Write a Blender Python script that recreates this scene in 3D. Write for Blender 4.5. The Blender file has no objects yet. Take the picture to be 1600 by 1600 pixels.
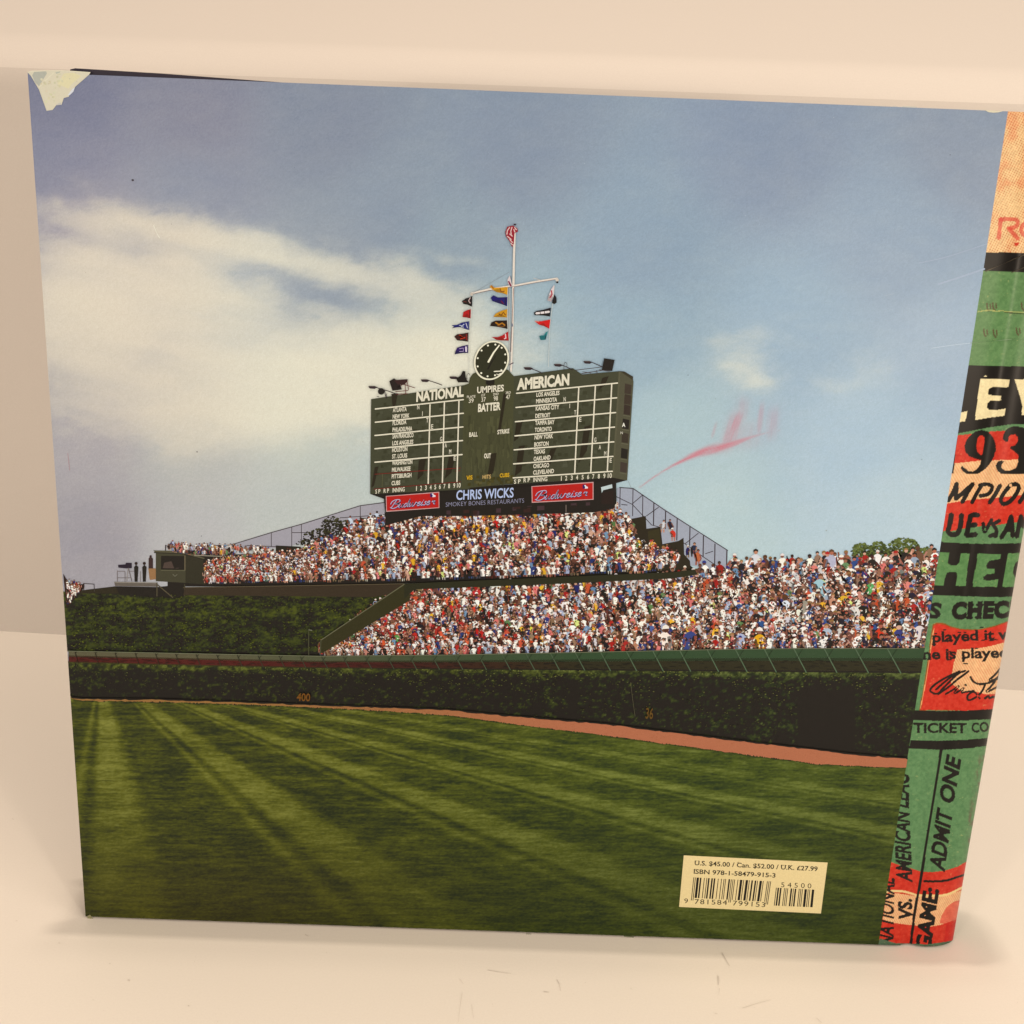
import bpy, math, random
import numpy as np
from mathutils import Matrix, Vector

random.seed(11)
rng = np.random.default_rng(11)
SC = bpy.context.scene

# ------------------------------------------------------------------ camera
CAM_R = np.array([[9.99155102e-01, -4.10982077e-02, 1.39260935e-04],
                  [3.98214009e-02, 9.67264896e-01, -2.50624971e-01],
                  [1.01655349e-02, 2.50418764e-01, 9.68084244e-01]])   # rows: right, down, forward over (x, -z, y)
CAM_C = np.array([0.12782874, -0.2144741, -0.28601027])
FOC = 1600.0
cam_data = bpy.data.cameras.new('camera')
cam = bpy.data.objects.new('camera', cam_data)
SC.collection.objects.link(cam)
def w3(v): return Vector((v[0], v[2], -v[1]))
rt, dn, fw = w3(CAM_R[0]), w3(CAM_R[1]), w3(CAM_R[2])
m = Matrix.Identity(4)
for i in range(3):
    m[i][0] = rt[i]; m[i][1] = -dn[i]; m[i][2] = -fw[i]; m[i][3] = w3(CAM_C)[i]
cam.matrix_world = m
cam_data.sensor_width = 36.0
cam_data.lens = 36.0
cam_data.clip_start = 0.01
cam_data.clip_end = 50
SC.camera = cam

# ------------------------------------------------------------------ light
SC.view_settings.view_transform = 'Standard'
SC.view_settings.look = 'None'
SC.view_settings.exposure = 0
SC.view_settings.gamma = 1
SC.cycles.use_denoising = True
SC.cycles.max_bounces = 6
world = bpy.data.worlds.new('World'); SC.world = world
world.use_nodes = True
bg = world.node_tree.nodes['Background']
bg.inputs[0].default_value = (1.0, 0.79, 0.615, 1)
bg.inputs[1].default_value = 0.455
def area(name, loc, target, sx, sy, power, col):
    l = bpy.data.lights.new(name, 'AREA'); l.shape = 'RECTANGLE'
    l.size = sx; l.size_y = sy; l.energy = power; l.color = col
    o = bpy.data.objects.new(name, l); SC.collection.objects.link(o)
    o.location = loc
    d = Vector(target) - Vector(loc)
    o.rotation_euler = d.to_track_quat('-Z', 'Y').to_euler()
    return o
WARM = (1.0, 0.815, 0.635)
area('lamp_right', (0.40, -0.48, 0.19), (0.20, 0.05, 0.10), .04, .03, 1.25, WARM)
area('lamp_left', (-0.145, -0.48, 0.19), (0.10, 0.05, 0.10), .04, .03, 1.02, WARM)
area('ceiling_lamp', (0.13, 0.092, 3.2), (0.13, 0.092, 0.0), .09, .03, 22, WARM)
area('ceiling_lamp_rear', (0.16, 0.20, 3.2), (0.16, 0.20, 0.0), .12, .10, 7, WARM)
area('fill_front_right', (0.9, -0.75, 1.2), (0.15, 0.0, 0.1), .9, .6, 7.5, (1.0, .84, .67))  # added soft fill from the front right, not a real source

# ------------------------------------------------------------------ colour of printed ink
ILLUM = np.array([1.38, 1.11, 0.862])      # warm room light on the cover; divides the seen colour to get the ink's own
GLARE = np.array([.026, .022, .015])     # sheen of the laminate over the ink
def lin(c):
    c = np.asarray(c, float) / 255.0
    return np.where(c <= .04045, c / 12.92, ((c + .055) / 1.055) ** 2.4)
def ink(c):
    return np.clip((lin(c) - GLARE) / ILLUM, .004, .92)

def nd(nt, t, **kw):
    n = nt.nodes.new(t)
    for k, v in kw.items(): setattr(n, k, v)
    return n
def print_material(name, rough=.5, spec=.3, grain=.10, bump=.02):
    mt = bpy.data.materials.new(name); mt.use_nodes = True
    nt = mt.node_tree; b = nt.nodes['Principled BSDF']
    at = nd(nt, 'ShaderNodeAttribute', attribute_name='ink')
    tc = nd(nt, 'ShaderNodeTexCoord')
    no = nd(nt, 'ShaderNodeTexNoise'); no.inputs['Scale'].default_value = 2600; no.inputs['Detail'].default_value = 2
    nt.links.new(tc.outputs['Object'], no.inputs['Vector'])
    mr = nd(nt, 'ShaderNodeMapRange'); mr.inputs[3].default_value = 1 - grain; mr.inputs[4].default_value = 1 + grain
    nt.links.new(no.outputs['Fac'], mr.inputs[0])
    mx = nd(nt, 'ShaderNodeVectorMath', operation='SCALE')
    nt.links.new(at.outputs['Color'], mx.inputs[0]); nt.links.new(mr.outputs[0], mx.inputs['Scale'])
    nt.links.new(mx.outputs[0], b.inputs['Base Color'])
    b.inputs['Roughness'].default_value = rough
    b.inputs['Specular IOR Level'].default_value = spec
    n2 = nd(nt, 'ShaderNodeTexNoise'); n2.inputs['Scale'].default_value = 28; n2.inputs['Detail'].default_value = 3
    nt.links.new(tc.outputs['Object'], n2.inputs['Vector'])
    bp = nd(nt, 'ShaderNodeBump'); bp.inputs['Strength'].default_value = .35; bp.inputs['Distance'].default_value = bump * .02
    nt.links.new(n2.outputs['Fac'], bp.inputs['Height']); nt.links.new(bp.outputs[0], b.inputs['Normal'])
    return mt
def plain_material(name, col, rough=.6, var=.05, scale=60, spec=.4):
    mt = bpy.data.materials.new(name); mt.use_nodes = True
    nt = mt.node_tree; b = nt.nodes['Principled BSDF']
    tc = nd(nt, 'ShaderNodeTexCoord')
    no = nd(nt, 'ShaderNodeTexNoise'); no.inputs['Scale'].default_value = scale; no.inputs['Detail'].default_value = 5
    nt.links.new(tc.outputs['Object'], no.inputs['Vector'])
    cr = nd(nt, 'ShaderNodeMix', data_type='RGBA')
    cr.inputs['A'].default_value = [x * (1 - var) for x in col] + [1]
    cr.inputs['B'].default_value = [min(1, x * (1 + var)) for x in col] + [1]
    nt.links.new(no.outputs['Fac'], cr.inputs['Factor'])
    n3 = nd(nt, 'ShaderNodeTexNoise'); n3.inputs['Scale'].default_value = 1500; n3.inputs['Detail'].default_value = 1
    nt.links.new(tc.outputs['Object'], n3.inputs['Vector'])
    m3 = nd(nt, 'ShaderNodeMapRange'); m3.inputs[3].default_value = .965; m3.inputs[4].default_value = 1.035
    nt.links.new(n3.outputs['Fac'], m3.inputs[0])
    v3 = nd(nt, 'ShaderNodeVectorMath', operation='SCALE')
    nt.links.new(cr.outputs['Result'], v3.inputs[0]); nt.links.new(m3.outputs[0], v3.inputs['Scale'])
    nt.links.new(v3.outputs[0], b.inputs['Base Color'])
    b.inputs['Roughness'].default_value = rough
    b.inputs['Specular IOR Level'].default_value = spec
    return mt
M_PRINT = print_material('jacket_print_satin', rough=.40, spec=.20, grain=.13)
M_PAPER = print_material('torn_paper', rough=.85, spec=.2, grain=.06)
M_NAVY = plain_material('navy_board_cloth', (.018, .016, .035), .7, .2, 900)
M_PAGES = plain_material('page_edges', (.68, .64, .55), .8, .15, 700)
M_FLOOR = plain_material('white_board_floor', (.80, .775, .735), .55, .018, 9, .3)
M_WALL_LIT = plain_material('white_wall_lit', (.765, .74, .716), .6, .012, 7, .3)  # lighter copy of the wall white, painting the lit upper part
M_WALL_SHADE = plain_material('white_wall_shade', (.67, .645, .622), .6, .012, 7, .3)  # same white wall, shadow behind the book painted in as a darker tone
M_SCUFF = plain_material('grey_scuff', (.64, .605, .57), .7, .2, 300)

# ------------------------------------------------------------------ measured points of the cover -> metres on the cover
W = 0.2820                                  # cover width (11 in), height about 10 in
U0, RX, RY = W - .012, .012, .006           # the jacket rolls back towards the spine edge
def roll(u):
    u = np.asarray(u, float)
    t = np.clip((u - U0) / RX, 0, 1)
    return RY * (1 - np.sqrt(np.maximum(0, 1 - t * t))) + .0011 * np.exp(-((u - (W - .0165)) / .0028) ** 2)
def UV(p):
    """points measured on the flat photograph of the cover -> (u, v) on its surface"""
    p = np.asarray(p, float).reshape(-1, 2)
    d = np.stack([(p[:, 0] - 800) / FOC, (p[:, 1] - 800) / FOC, np.ones(len(p))], 1) @ CAM_R
    y = np.zeros(len(p))
    for _ in range(6):
        t = (y - CAM_C[2]) / d[:, 2]
        u = CAM_C[0] + t * d[:, 0]
        y = roll(np.clip(u, -1, W - 1e-4))
    t = (y - CAM_C[2]) / d[:, 2]
    return np.stack([CAM_C[0] + t * d[:, 0], -(CAM_C[1] + t * d[:, 1])], 1)
def PX(u, v, y=None):
    if y is None: y = roll(u)
    c = np.stack([u, -v, y], -1) - 0
    c = (c - CAM_C) @ CAM_R.T
    return c[..., 0] / c[..., 2] * FOC + 800, c[..., 1] / c[..., 2] * FOC + 800

# ------------------------------------------------------------------ noise
def vnoise(x, y, seed):
    x = np.asarray(x); y = np.asarray(y)
    xi = np.floor(x).astype(np.int64); yi = np.floor(y).astype(np.int64)
    fx = x - xi; fy = y - yi
    fx = fx * fx * (3 - 2 * fx); fy = fy * fy * (3 - 2 * fy)
    def h(a, b):
        n = (a * 374761393 + b * 668265263 + seed * 974634777) & 0x7fffffff
        n = ((n ^ (n >> 13)) * 1274126177) & 0x7fffffff
        n = n ^ (n >> 16)
        return (n & 0xffff) / 65535.0
    return (h(xi, yi) * (1 - fx) + h(xi + 1, yi) * fx) * (1 - fy) + (h(xi, yi + 1) * (1 - fx) + h(xi + 1, yi + 1) * fx) * fy
def fbm(x, y, seed, oct=5, gain=.5):
    s = 0; a = 1; tot = 0
    for k in range(oct):
        s = s + a * vnoise(x * 2 ** k + 17 * k, y * 2 ** k + 31 * k, seed + k); tot += a; a *= gain
    return s / tot
def sstep(a, b, x):
    t = np.clip((x - a) / (b - a), 0, 1); return t * t * (3 - 2 * t)
def inpoly(x, y, poly):
    P = np.asarray(poly, float); r = np.zeros(x.shape, bool); j = len(P) - 1
    for i in range(len(P)):
        xi, yi = P[i]; xj, yj = P[j]
        if yi != yj:
            c = ((yi > y) != (yj > y)) & (x < (xj - xi) * (y - yi) / (yj - yi) + xi)
            r ^= c
        j = i
    return r
def spline(pts, n=8):
    P = np.asarray(pts, float); out = []
    Q = np.vstack([2 * P[0] - P[1], P, 2 * P[-1] - P[-2]])
    for i in range(1, len(Q) - 2):
        for k in range(n):
            t = k / n
            out.append(.5 * ((2 * Q[i]) + (-Q[i - 1] + Q[i + 1]) * t + (2 * Q[i - 1] - 5 * Q[i] + 4 * Q[i + 1] - Q[i + 2]) * t * t
                             + (-Q[i - 1] + 3 * Q[i] - 3 * Q[i + 1] + Q[i + 2]) * t ** 3))
    out.append(P[-1]); return np.array(out)
def ribbon(pts, w0, w1=None, cap=True):
    P = np.asarray(pts, float); n = len(P)
    w = np.linspace(w0, w0 if w1 is None else w1, n) / 2
    d = np.gradient(P, axis=0); d /= np.maximum(1e-9, np.hypot(d[:, 0], d[:, 1]))[:, None]
    N = np.stack([-d[:, 1], d[:, 0]], 1)
    a = P + N * w[:, None]; b = P - N * w[:, None]
    if cap:
        a = np.vstack([a, P[-1] + d[-1] * w[-1] * .8]); b = np.vstack([P[0] - d[0] * w[0] * .8, b])
    return np.vstack([a, b[::-1]])

# ------------------------------------------------------------------ glyphs (Blender's built-in font)
_gc = {}
def glyphs(s, bold=0.0, space=1.0):
    k = (s, bold, space)
    if k in _gc: return _gc[k]
    c = bpy.data.curves.new('glyphs', 'FONT'); c.body = s; c.size = 1; c.resolution_u = 3
    c.offset = bold; c.space_character = space
    o = bpy.data.objects.new('glyphs', c); SC.collection.objects.link(o)
    dg = bpy.context.evaluated_depsgraph_get()
    me = o.evaluated_get(dg).to_mesh()
    V = np.array([v.co[:2] for v in me.vertices]); F = [tuple(p.vertices) for p in me.polygons]
    o.evaluated_get(dg).to_mesh_clear()
    bpy.data.objects.remove(o); bpy.data.curves.remove(c)
    _gc[k] = (V, F); return V, F
CAP = glyphs('H')[0][:, 1].max()
def place_text(s, p0, p1, h, bold=0.0, space=1.0, up=None, slant=0.0):
    """text from baseline start p0 to baseline end p1, capital height h"""
    V, F = glyphs(s, bold, space)
    x0, x1 = V[:, 0].min(), V[:, 0].max()
    p0 = np.array(p0, float); p1 = np.array(p1, float); e = p1 - p0
    if up is None:
        up = np.array([e[1], -e[0]]) / np.hypot(*e)
    else:
        up = np.array(up, float); up /= np.hypot(*up)
    q = p0 + ((V[:, 0] - x0) / (x1 - x0))[:, None] * e + (V[:, 1] / CAP * h)[:, None] * (up + slant * e / np.hypot(*e))
    return q, F

# ------------------------------------------------------------------ printed shapes on the cover
class Ink:
    def __init__(s): s.v = []; s.z = []; s.f = []; s.c = []; s.n = 0; s.k = 0
    def poly(s, pts, col, z=0.0):
        pts = np.asarray(pts, float)
        s.v.append(pts); s.z.append(np.full(len(pts), z + s.k * 2e-7)); s.k += 1
        s.f.append(tuple(range(s.n, s.n + len(pts)))); s.n += len(pts); s.c.append(ink(col))
    def raw(s, pts, col, z):
        pts = np.asarray(pts, float)
        s.v.append(pts); s.z.append(np.full(len(pts), z))
        s.f.append(tuple(range(s.n, s.n + len(pts)))); s.n += len(pts); s.c.append(ink(col))
    def line(s, pts, w, col, w1=None, z=0.0): s.poly(ribbon(pts, w, w1), col, z)
    def text(s, t, p0, p1, h, col, z=0.0, **kw):
        q, F = place_text(t, p0, p1, h, **kw)
        s.v.append(q); s.z.append(np.full(len(q), z + s.k * 2e-7)); s.k += 1
        c = ink(col)
        for f in F: s.f.append(tuple(i + s.n for i in f)); s.c.append(c)
        s.n += len(q)
    def disk(s, c, r, col, n=14, ry=None, rot=0, z=0.0):
        a = np.linspace(0, 2 * math.pi, n, endpoint=False); ry = ry or r
        x = r * np.cos(a); y = ry * np.sin(a)
        s.poly(np.stack([c[0] + x * math.cos(rot) - y * math.sin(rot), c[1] + x * math.sin(rot) + y * math.cos(rot)], 1), col, z)
    def build(s, name, parent, layer, mat=None, kind=None, photo=False):
        P = UV(np.vstack(s.v)); Z = np.concatenate(s.z)
        if photo:       # nothing of the photograph prints past its edges
            f = BF[0] + (TF[0] - BF[0]) * P[:, 1] / TF[1]; P[:, 0] = np.minimum(P[:, 0], f - .0001)
            f = BL[0] + (TL[0] - BL[0]) * P[:, 1] / TL[1]; P[:, 0] = np.maximum(P[:, 0], f + .0001)
        y = roll(P[:, 0]) - layer * 3e-5 - Z
        me = bpy.data.meshes.new(name)
        me.from_pydata(np.stack([P[:, 0], y, P[:, 1]], 1).tolist(), [], s.f)
        at = me.color_attributes.new('ink', 'FLOAT_COLOR', 'CORNER')
        cols = np.ones((len(me.loops), 4)); i = 0
        cnt = np.array([len(f) for f in s.f]); cols[:, :3] = np.repeat(np.array(s.c), cnt, axis=0)
        at.data.foreach_set('color', cols.astype(np.float32).ravel())
        me.materials.append(mat or M_PRINT)
        o = bpy.data.objects.new(name, me); SC.collection.objects.link(o); o.parent = parent
        if kind: o['kind'] = kind
        return o

def grid_object(name, U, V, Y, col, parent, mat):
    ny, nx = U.shape
    me = bpy.data.meshes.new(name)
    idx = np.arange(nx * ny).reshape(ny, nx)
    q = np.stack([idx[:-1, :-1], idx[:-1, 1:], idx[1:, 1:], idx[1:, :-1]], -1).reshape(-1, 4)
    me.vertices.add(nx * ny); me.vertices.foreach_set('co', np.stack([U, Y, V], -1).astype(np.float32).ravel())
    me.loops.add(q.size); me.loops.foreach_set('vertex_index', q.astype(np.int32).ravel())
    me.polygons.add(len(q)); me.polygons.foreach_set('loop_start', (np.arange(len(q)) * 4).astype(np.int32))
    me.update(calc_edges=True)
    me.polygons.foreach_set('use_smooth', np.ones(len(q), bool))
    at = me.color_attributes.new('ink', 'FLOAT_COLOR', 'POINT')
    c = np.ones((nx * ny, 4), np.float32); c[:, :3] = col.reshape(-1, 3)
    at.data.foreach_set('color', c.ravel())
    me.materials.append(mat)
    o = bpy.data.objects.new(name, me); SC.collection.objects.link(o); o.parent = parent
    return o

def prism(name, outline, y0, y1, mat, parent, bev=0.0):
    """outline in (x, z), extruded from y0 to y1"""
    n = len(outline)
    vs = [(x, y0, z) for x, z in outline] + [(x, y1, z) for x, z in outline]
    fs = [tuple(range(n)), tuple(range(2 * n - 1, n - 1, -1))] + [(i, i + n, (i + 1) % n + n, (i + 1) % n) for i in range(n)]
    me = bpy.data.meshes.new(name); me.from_pydata(vs, [], fs); me.materials.append(mat)
    import bmesh
    bm = bmesh.new(); bm.from_mesh(me); bmesh.ops.recalc_face_normals(bm, faces=bm.faces)
    if bev: bmesh.ops.bevel(bm, geom=bm.edges[:], offset=bev, segments=2, affect='EDGES')
    bm.to_mesh(me); bm.free()
    o = bpy.data.objects.new(name, me); SC.collection.objects.link(o)
    if parent: o.parent = parent
    return o

# ================================================================== SETTING: white board floor and back board
me = bpy.data.meshes.new('floor')
me.from_pydata([(-1.4, -1.2, 0), (1.7, -1.2, 0), (1.7, .60, 0), (-1.4, .60, 0)], [], [(0, 1, 2, 3)]); me.materials.append(M_FLOOR)
floor = bpy.data.objects.new('floor', me); SC.collection.objects.link(floor); floor['kind'] = 'structure'
floor['label'] = 'off white board the book stands on, lightly scuffed'
A = np.array([-0.14335015, 0.23918224]); B = np.array([0.40588601, 0.21148705])
wd = (B - A) / np.hypot(*(B - A)); wn = np.array([-wd[1], wd[0]])
prof = [(0.0, -.006), (0.0, .0012), (0.0, .2790)]
for k in range(1, 9):
    a = math.radians(64) * k / 8
    prof.append((.030 * (1 - math.cos(a)), .2790 + .030 * math.sin(a)))
e = prof[-1]; prof.append((e[0] + .9 * math.sin(math.radians(64)), e[1] + .9 * math.cos(math.radians(64))))  # wall leaned back up here so it catches more light and looks brighter
vs = []; fs = []
for b, z in prof:
    for t in (-1.2, 1.9):
        q = A + wd * t + wn * b; vs.append((q[0], q[1], z))
for k in range(len(prof) - 1): fs.append((2 * k, 2 * k + 1, 2 * k + 3, 2 * k + 2))
me = bpy.data.meshes.new('wall'); me.from_pydata(vs, [], fs); me.materials.append(M_WALL_SHADE); me.materials.append(M_WALL_LIT)
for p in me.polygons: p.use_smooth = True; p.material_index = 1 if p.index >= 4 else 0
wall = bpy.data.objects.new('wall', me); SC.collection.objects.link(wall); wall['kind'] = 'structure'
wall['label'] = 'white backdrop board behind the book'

def floor_pt(px, py):
    d = np.array([(px - 800) / FOC, (py - 800) / FOC, 1]) @ CAM_R; t = -CAM_C[1] / d[1]
    q = CAM_C + t * d; return q[0], q[2]
sv = []; sf = []
def scuff(pts, w):
    P = np.array([floor_pt(*p) for p in pts]); r = ribbon(P, w * .00022, w * .0001)
    n = len(sv); sv.extend([(x, y, .0002 + len(sf) * 2e-6) for x, y in r]); sf.append(tuple(range(n, n + len(r))))
for pts, w in [([(762, 1516), (778, 1519), (798, 1522)], .9), ([(870, 1531), (874, 1538), (876, 1549)], 1.0), ([(850, 1550), (858, 1551)], 1.4),
               ([(1128, 1489), (1134, 1500), (1140, 1510)], 1.3), ([(1122, 1526), (1123, 1534), (1122, 1540)], 1.8), ([(1124, 1545), (1123, 1555)], .6),
               ([(722, 1552), (718, 1580), (716, 1598)], .5), ([(737, 1570), (740, 1592)], .4), ([(718, 1530), (724, 1538)], .5),
               ([(1160, 1576), (1185, 1568), (1204, 1563)], .9), ([(1276, 1592), (1284, 1599)], .8), ([(1117, 1584), (1121, 1585)], 1.3),
               ([(200, 1532), (203, 1533)], 2.0), ([(294, 1572), (296, 1573)], 1.8), ([(19, 1280), (22, 1281)], 1.5), ([(477, 1461), (482, 1464)], 1.2),
               ([(985, 1545), (988, 1547)], .8), ([(92, 1474), (94, 1475)], 1.2), ([(171, 1506), (173, 1507)], .9), ([(25, 1439), (28, 1440)], .9)]:
    scuff(pts, w)
for k in range(34):
    x = random.uniform(0, 1600); y = random.uniform(1500, 1600) if random.random() < .7 else random.uniform(1480, 1600)
    a = random.uniform(0, 3.1); L = random.uniform(.6, 2.2)
    scuff([(x, y), (x + L * math.cos(a), y + L * math.sin(a) * .6)], random.uniform(.4, .9))
me = bpy.data.meshes.new('scuff_marks'); me.from_pydata(sv, [], sf); me.materials.append(M_SCUFF)
o = bpy.data.objects.new('scuff_marks', me); SC.collection.objects.link(o); o.parent = floor; o['kind'] = 'stuff'

# ================================================================== BOOK
book = bpy.data.objects.new('book', None); SC.collection.objects.link(book)
book['label'] = 'hardcover book standing upright, its dust jacket showing a ballpark scoreboard over packed bleachers'
book['category'] = 'book'

TL = UV([(43, 113)])[0]; BL = UV([(134, 1437)])[0]; TF = UV([(1575, 174)])[0]; BF = UV([(1372, 1480)])[0]
FOLD = float((TF[0] + BF[0]) / 2)
def top_z(u): return TL[1] + (TF[1] - TL[1]) * (u - TL[0]) / (TF[0] - TL[0])
def bot_z(u): return np.maximum(.0007, BL[1] * (1 - u / W) + .0007)
def left_u(s): return BL[0] + (TL[0] - BL[0]) * s
def fold_u(s): return BF[0] + (TF[0] - BF[0]) * s

# ---- tonal curves of the printed photograph, in measured cover points
def itp(*pts):
    a = np.array(pts, float); return lambda x: np.interp(x, a[:, 0], a[:, 1])
fence_top = itp((100, 1015), (107, 1016), (300, 1020), (500, 1024), (700, 1022), (860, 1019), (1100, 1014), (1250, 1012), (1440, 1012))
fence_bot = itp((100, 1034), (300, 1039), (500, 1043), (700, 1045), (860, 1046), (1100, 1048), (1440, 1051))
track_top = itp((108, 1086), (113, 1090), (130, 1092), (250, 1093), (400, 1098), (560, 1104), (700, 1109), (780, 1117), (945, 1131), (1130, 1154.5), (1246, 1168), (1330, 1178), (1440, 1187))
track_bot = itp((108, 1088), (113, 1092), (130, 1094.5), (250, 1096), (400, 1101), (560, 1108), (700, 1117), (780, 1128), (945, 1148.5), (1110, 1171), (1275, 1193), (1350, 1197), (1440, 1200))

SKY = [((350, 460), (164, 167, 170)), ((200, 385), (160, 154, 158)), ((90, 140), (124, 122, 140)), ((300, 180), (137, 134, 146)), ((90, 260), (132, 130, 146)), ((500, 200), (138, 141, 152)), ((800, 230), (140, 147, 159)), ((1200, 230), (142, 151, 166)),
       ((1520, 230), (150, 156, 167)), ((300, 300), (140, 142, 154)), ((600, 330), (143, 150, 160)), ((1000, 400), (146, 160, 172)), ((1400, 380), (151, 165, 179)),
       ((1500, 560), (170, 183, 194)), ((1250, 520), (158, 176, 188)), ((1000, 520), (155, 172, 180)), ((1050, 680), (175, 191, 190)), ((1350, 680), (175, 191, 199)),
       ((1100, 830), (186, 199, 194)), ((1400, 800), (186, 198, 199)), ((820, 500), (160, 176, 180)), ((700, 380), (148, 158, 165)), ((500, 700), (196, 194, 178)),
       ((300, 700), (190, 182, 170)), ((300, 850), (190, 181, 174)), ((140, 680), (172, 160, 158)), ((150, 850), (164, 152, 152)), ((90, 560), (176, 164, 158)),
       ((450, 800), (194, 190, 178)), ((600, 720), (192, 194, 182)), ((520, 390), (150, 154, 160)), ((100, 350), (150, 142, 152)), ((700, 600), (180, 188, 178))]
def sky_colour(x, y):
    """printed sky, greyed slightly"""
    acc = np.zeros(x.shape + (3,)); wt = np.zeros(x.shape)
    for (cx, cy), c in SKY:
        w = 1.0 / (((x - cx) ** 2 + (y - cy) ** 2) / 1e4 + .25) ** 2
        acc += w[..., None] * np.array(c, float); wt += w
    c = acc / wt[..., None]; g = c.mean(-1, keepdims=True)
    return (c * .96 + g * .04) * (.985 - .05 * sstep(900, 1500, x) * (1 - sstep(500, 900, y)))[..., None] * np.array([.97, 1.0, 1.025])
CLOUD = [(630, 545, 150, 55, 0, 1.15), (470, 590, 190, 55, 8, 1.0), (690, 600, 110, 45, -6, .7), (250, 500, 110, 85, 20, .85), (120, 450, 95, 85, 0, .95), (290, 420, 60, 60, 30, .55),
         (210, 352, 130, 20, 9, .6), (330, 372, 120, 22, 14, .55), (170, 320, 70, 14, 30, .22), (460, 405, 130, 22, 15, .5), (560, 430, 120, 22, 22, .42), (640, 425, 60, 20, 20, .5),
         (700, 470, 80, 28, 10, .4), (330, 640, 210, 50, 0, .7), (140, 560, 90, 60, 0, .45), (420, 660, 140, 40, -10, .45), (1158, 572, 38, 30, 20, .42), (1190, 596, 26, 15, 10, .42), (1150, 530, 60, 14, 0, .22),
         (1310, 600, 40, 14, 0, .16), (1375, 572, 40, 20, 0, .14), (700, 400, 60, 10, 10, .2),
         (350, 458, 60, 20, 18, .10), (215, 392, 50, 8, 12, -.22), (345, 466, 120, 40, 12, .62), (150, 470, 90, 60, 0, .35), (300, 400, 30, 10, 20, -.2), (245, 545, 40, 28, -30, -.45), (520, 470, 90, 16, 8, -.25), (110, 372, 40, 12, 6, -.3)]
def photo_colour(x, y):
    base = sky_colour(x, y)
    wx = x + 34 * (fbm(x / 60, y / 45, 3) - .5) + 10 * (fbm(x / 16, y / 12, 8) - .5)
    wy = y + 26 * (fbm(x / 70, y / 40, 5) - .5) + 8 * (fbm(x / 18, y / 10, 9) - .5)
    d = np.zeros(x.shape)
    for cx, cy, rx, ry, rot, a in CLOUD:
        r = math.radians(rot); X = (wx - cx) * math.cos(r) + (wy - cy) * math.sin(r); Y = -(wx - cx) * math.sin(r) + (wy - cy) * math.cos(r)
        d += (a if a > 0 else a * .75) * np.exp(-(X / rx) ** 2 - (Y / ry) ** 2)
    tx_, ty_ = x * .97 + y * .22, y * .97 - x * .22
    wis = fbm(tx_ / 95 + 3 * fbm(x / 90, y / 60, 23), ty_ / 26, 21, 6, .58)
    d = d * (.62 + .76 * wis)
    d = d + (fbm(x / 30 + wis * 2, y / 15, 26, 5, .6) - .5) * .42 * np.exp(-((d - .3) / .28) ** 2)
    d = np.log1p(np.exp(9 * (d - .06))) / 9
    d = 1 - np.exp(-2.3 * d)
    d = np.clip(d - .05, 0, 1)
    cc = np.array([228, 219, 194.]) - 12 * (1 - sstep(250, 450, x))[..., None] * np.array([.6, 1.0, .9])
    col = base * (1 - d[..., None]) + cc * d[..., None]
    col += (fbm(x / 2.2, y / 2.2, 40, 2) - .5)[..., None] * 11
    col += (fbm(x / 120, y / 90, 41, 4) - .5)[..., None] * np.array([7, 5, 3])
    # pink crayon smear
    cur = spline([(1000, 761), (1035, 737), (1085, 711), (1132, 697), (1176, 682), (1218, 672)], 14)
    sel = (x > 985) & (x < 1240) & (y > 610) & (y < 780)
    xs, ys = x[sel], y[sel]
    dm = np.full(xs.shape, 1e9); tt = np.zeros(xs.shape)
    for i, (cx, cy) in enumerate(cur):
        q = (xs - cx) ** 2 + (ys - cy) ** 2 * 1.6; k = q < dm; dm[k] = q[k]; tt[k] = i / len(cur)
    dm = np.sqrt(dm); wd_ = 1.5 + 6.5 * np.exp(-((tt - .55) / .2) ** 2)
    al = np.exp(-(dm / wd_) ** 2) * (.55 + .35 * np.exp(-((tt - .45) / .25) ** 2)) * (.45 + .9 * vnoise(xs / 14 + ys / 3, ys / 2.2 + xs / 6, 77)) * (1 - .6 * sstep(.7, 1, tt))
    def feather(cx, cy, hx, hy, sl, a, sd):
        X = xs - cx + sl * (ys - cy)
        return a * np.exp(-(X / hx) ** 2 - ((ys - cy) / hy) ** 4) * (.5 + .6 * vnoise(X / 2.2, ys / 22, sd))
    al = np.maximum(al, feather(1145, 672, 11, 30, .35, .60, 5)); al = np.maximum(al, feather(1188, 655, 4, 24, .12, .42, 6))
    al = np.maximum(al, feather(1207, 662, 9, 26, .1, .25, 7)); al = np.maximum(al, feather(1116, 672, 2, 12, .3, .4, 8)); al = np.maximum(al, feather(1160, 640, 10, 20, .1, .18, 9))
    al = np.maximum(al, feather(1165, 680, 30, 22, .2, .16, 10))
    al = np.clip(al, 0, .85)[:, None]
    col[sel] = col[sel] * (1 - al) + np.array([202, 116, 124.]) * al
    # ---------------- batter's-eye slope of junipers
    slope = (y > 920 + 6 * fbm(x / 18, y * 0, 61)) & (x < 640) & (y < fence_top(x) + 2)
    n = fbm(x / 20, y / 7, 62, 5, .62); n2 = fbm(x / 4, y / 2.4, 63, 3, .6)
    g = np.clip((n - .5) * 2.1 + (n2 - .5) * 1.7 + .42, 0, 1)[..., None]
    gc = np.array([38, 38, 16.]) * (1 - g) + np.array([82, 86, 32.]) * g
    gc = gc * (1 - .16 * sstep(960, 1015, y))[..., None]
    col[slope] = gc[slope]
    # ---------------- ivy on the outfield wall
    ivy = (y > fence_bot(x) - 2) & (y < track_top(x) + 2)
    n = fbm(x / 7, y / 5, 71, 4, .65); n3 = vnoise(x / 2.2, y / 2.2, 72)
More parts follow.
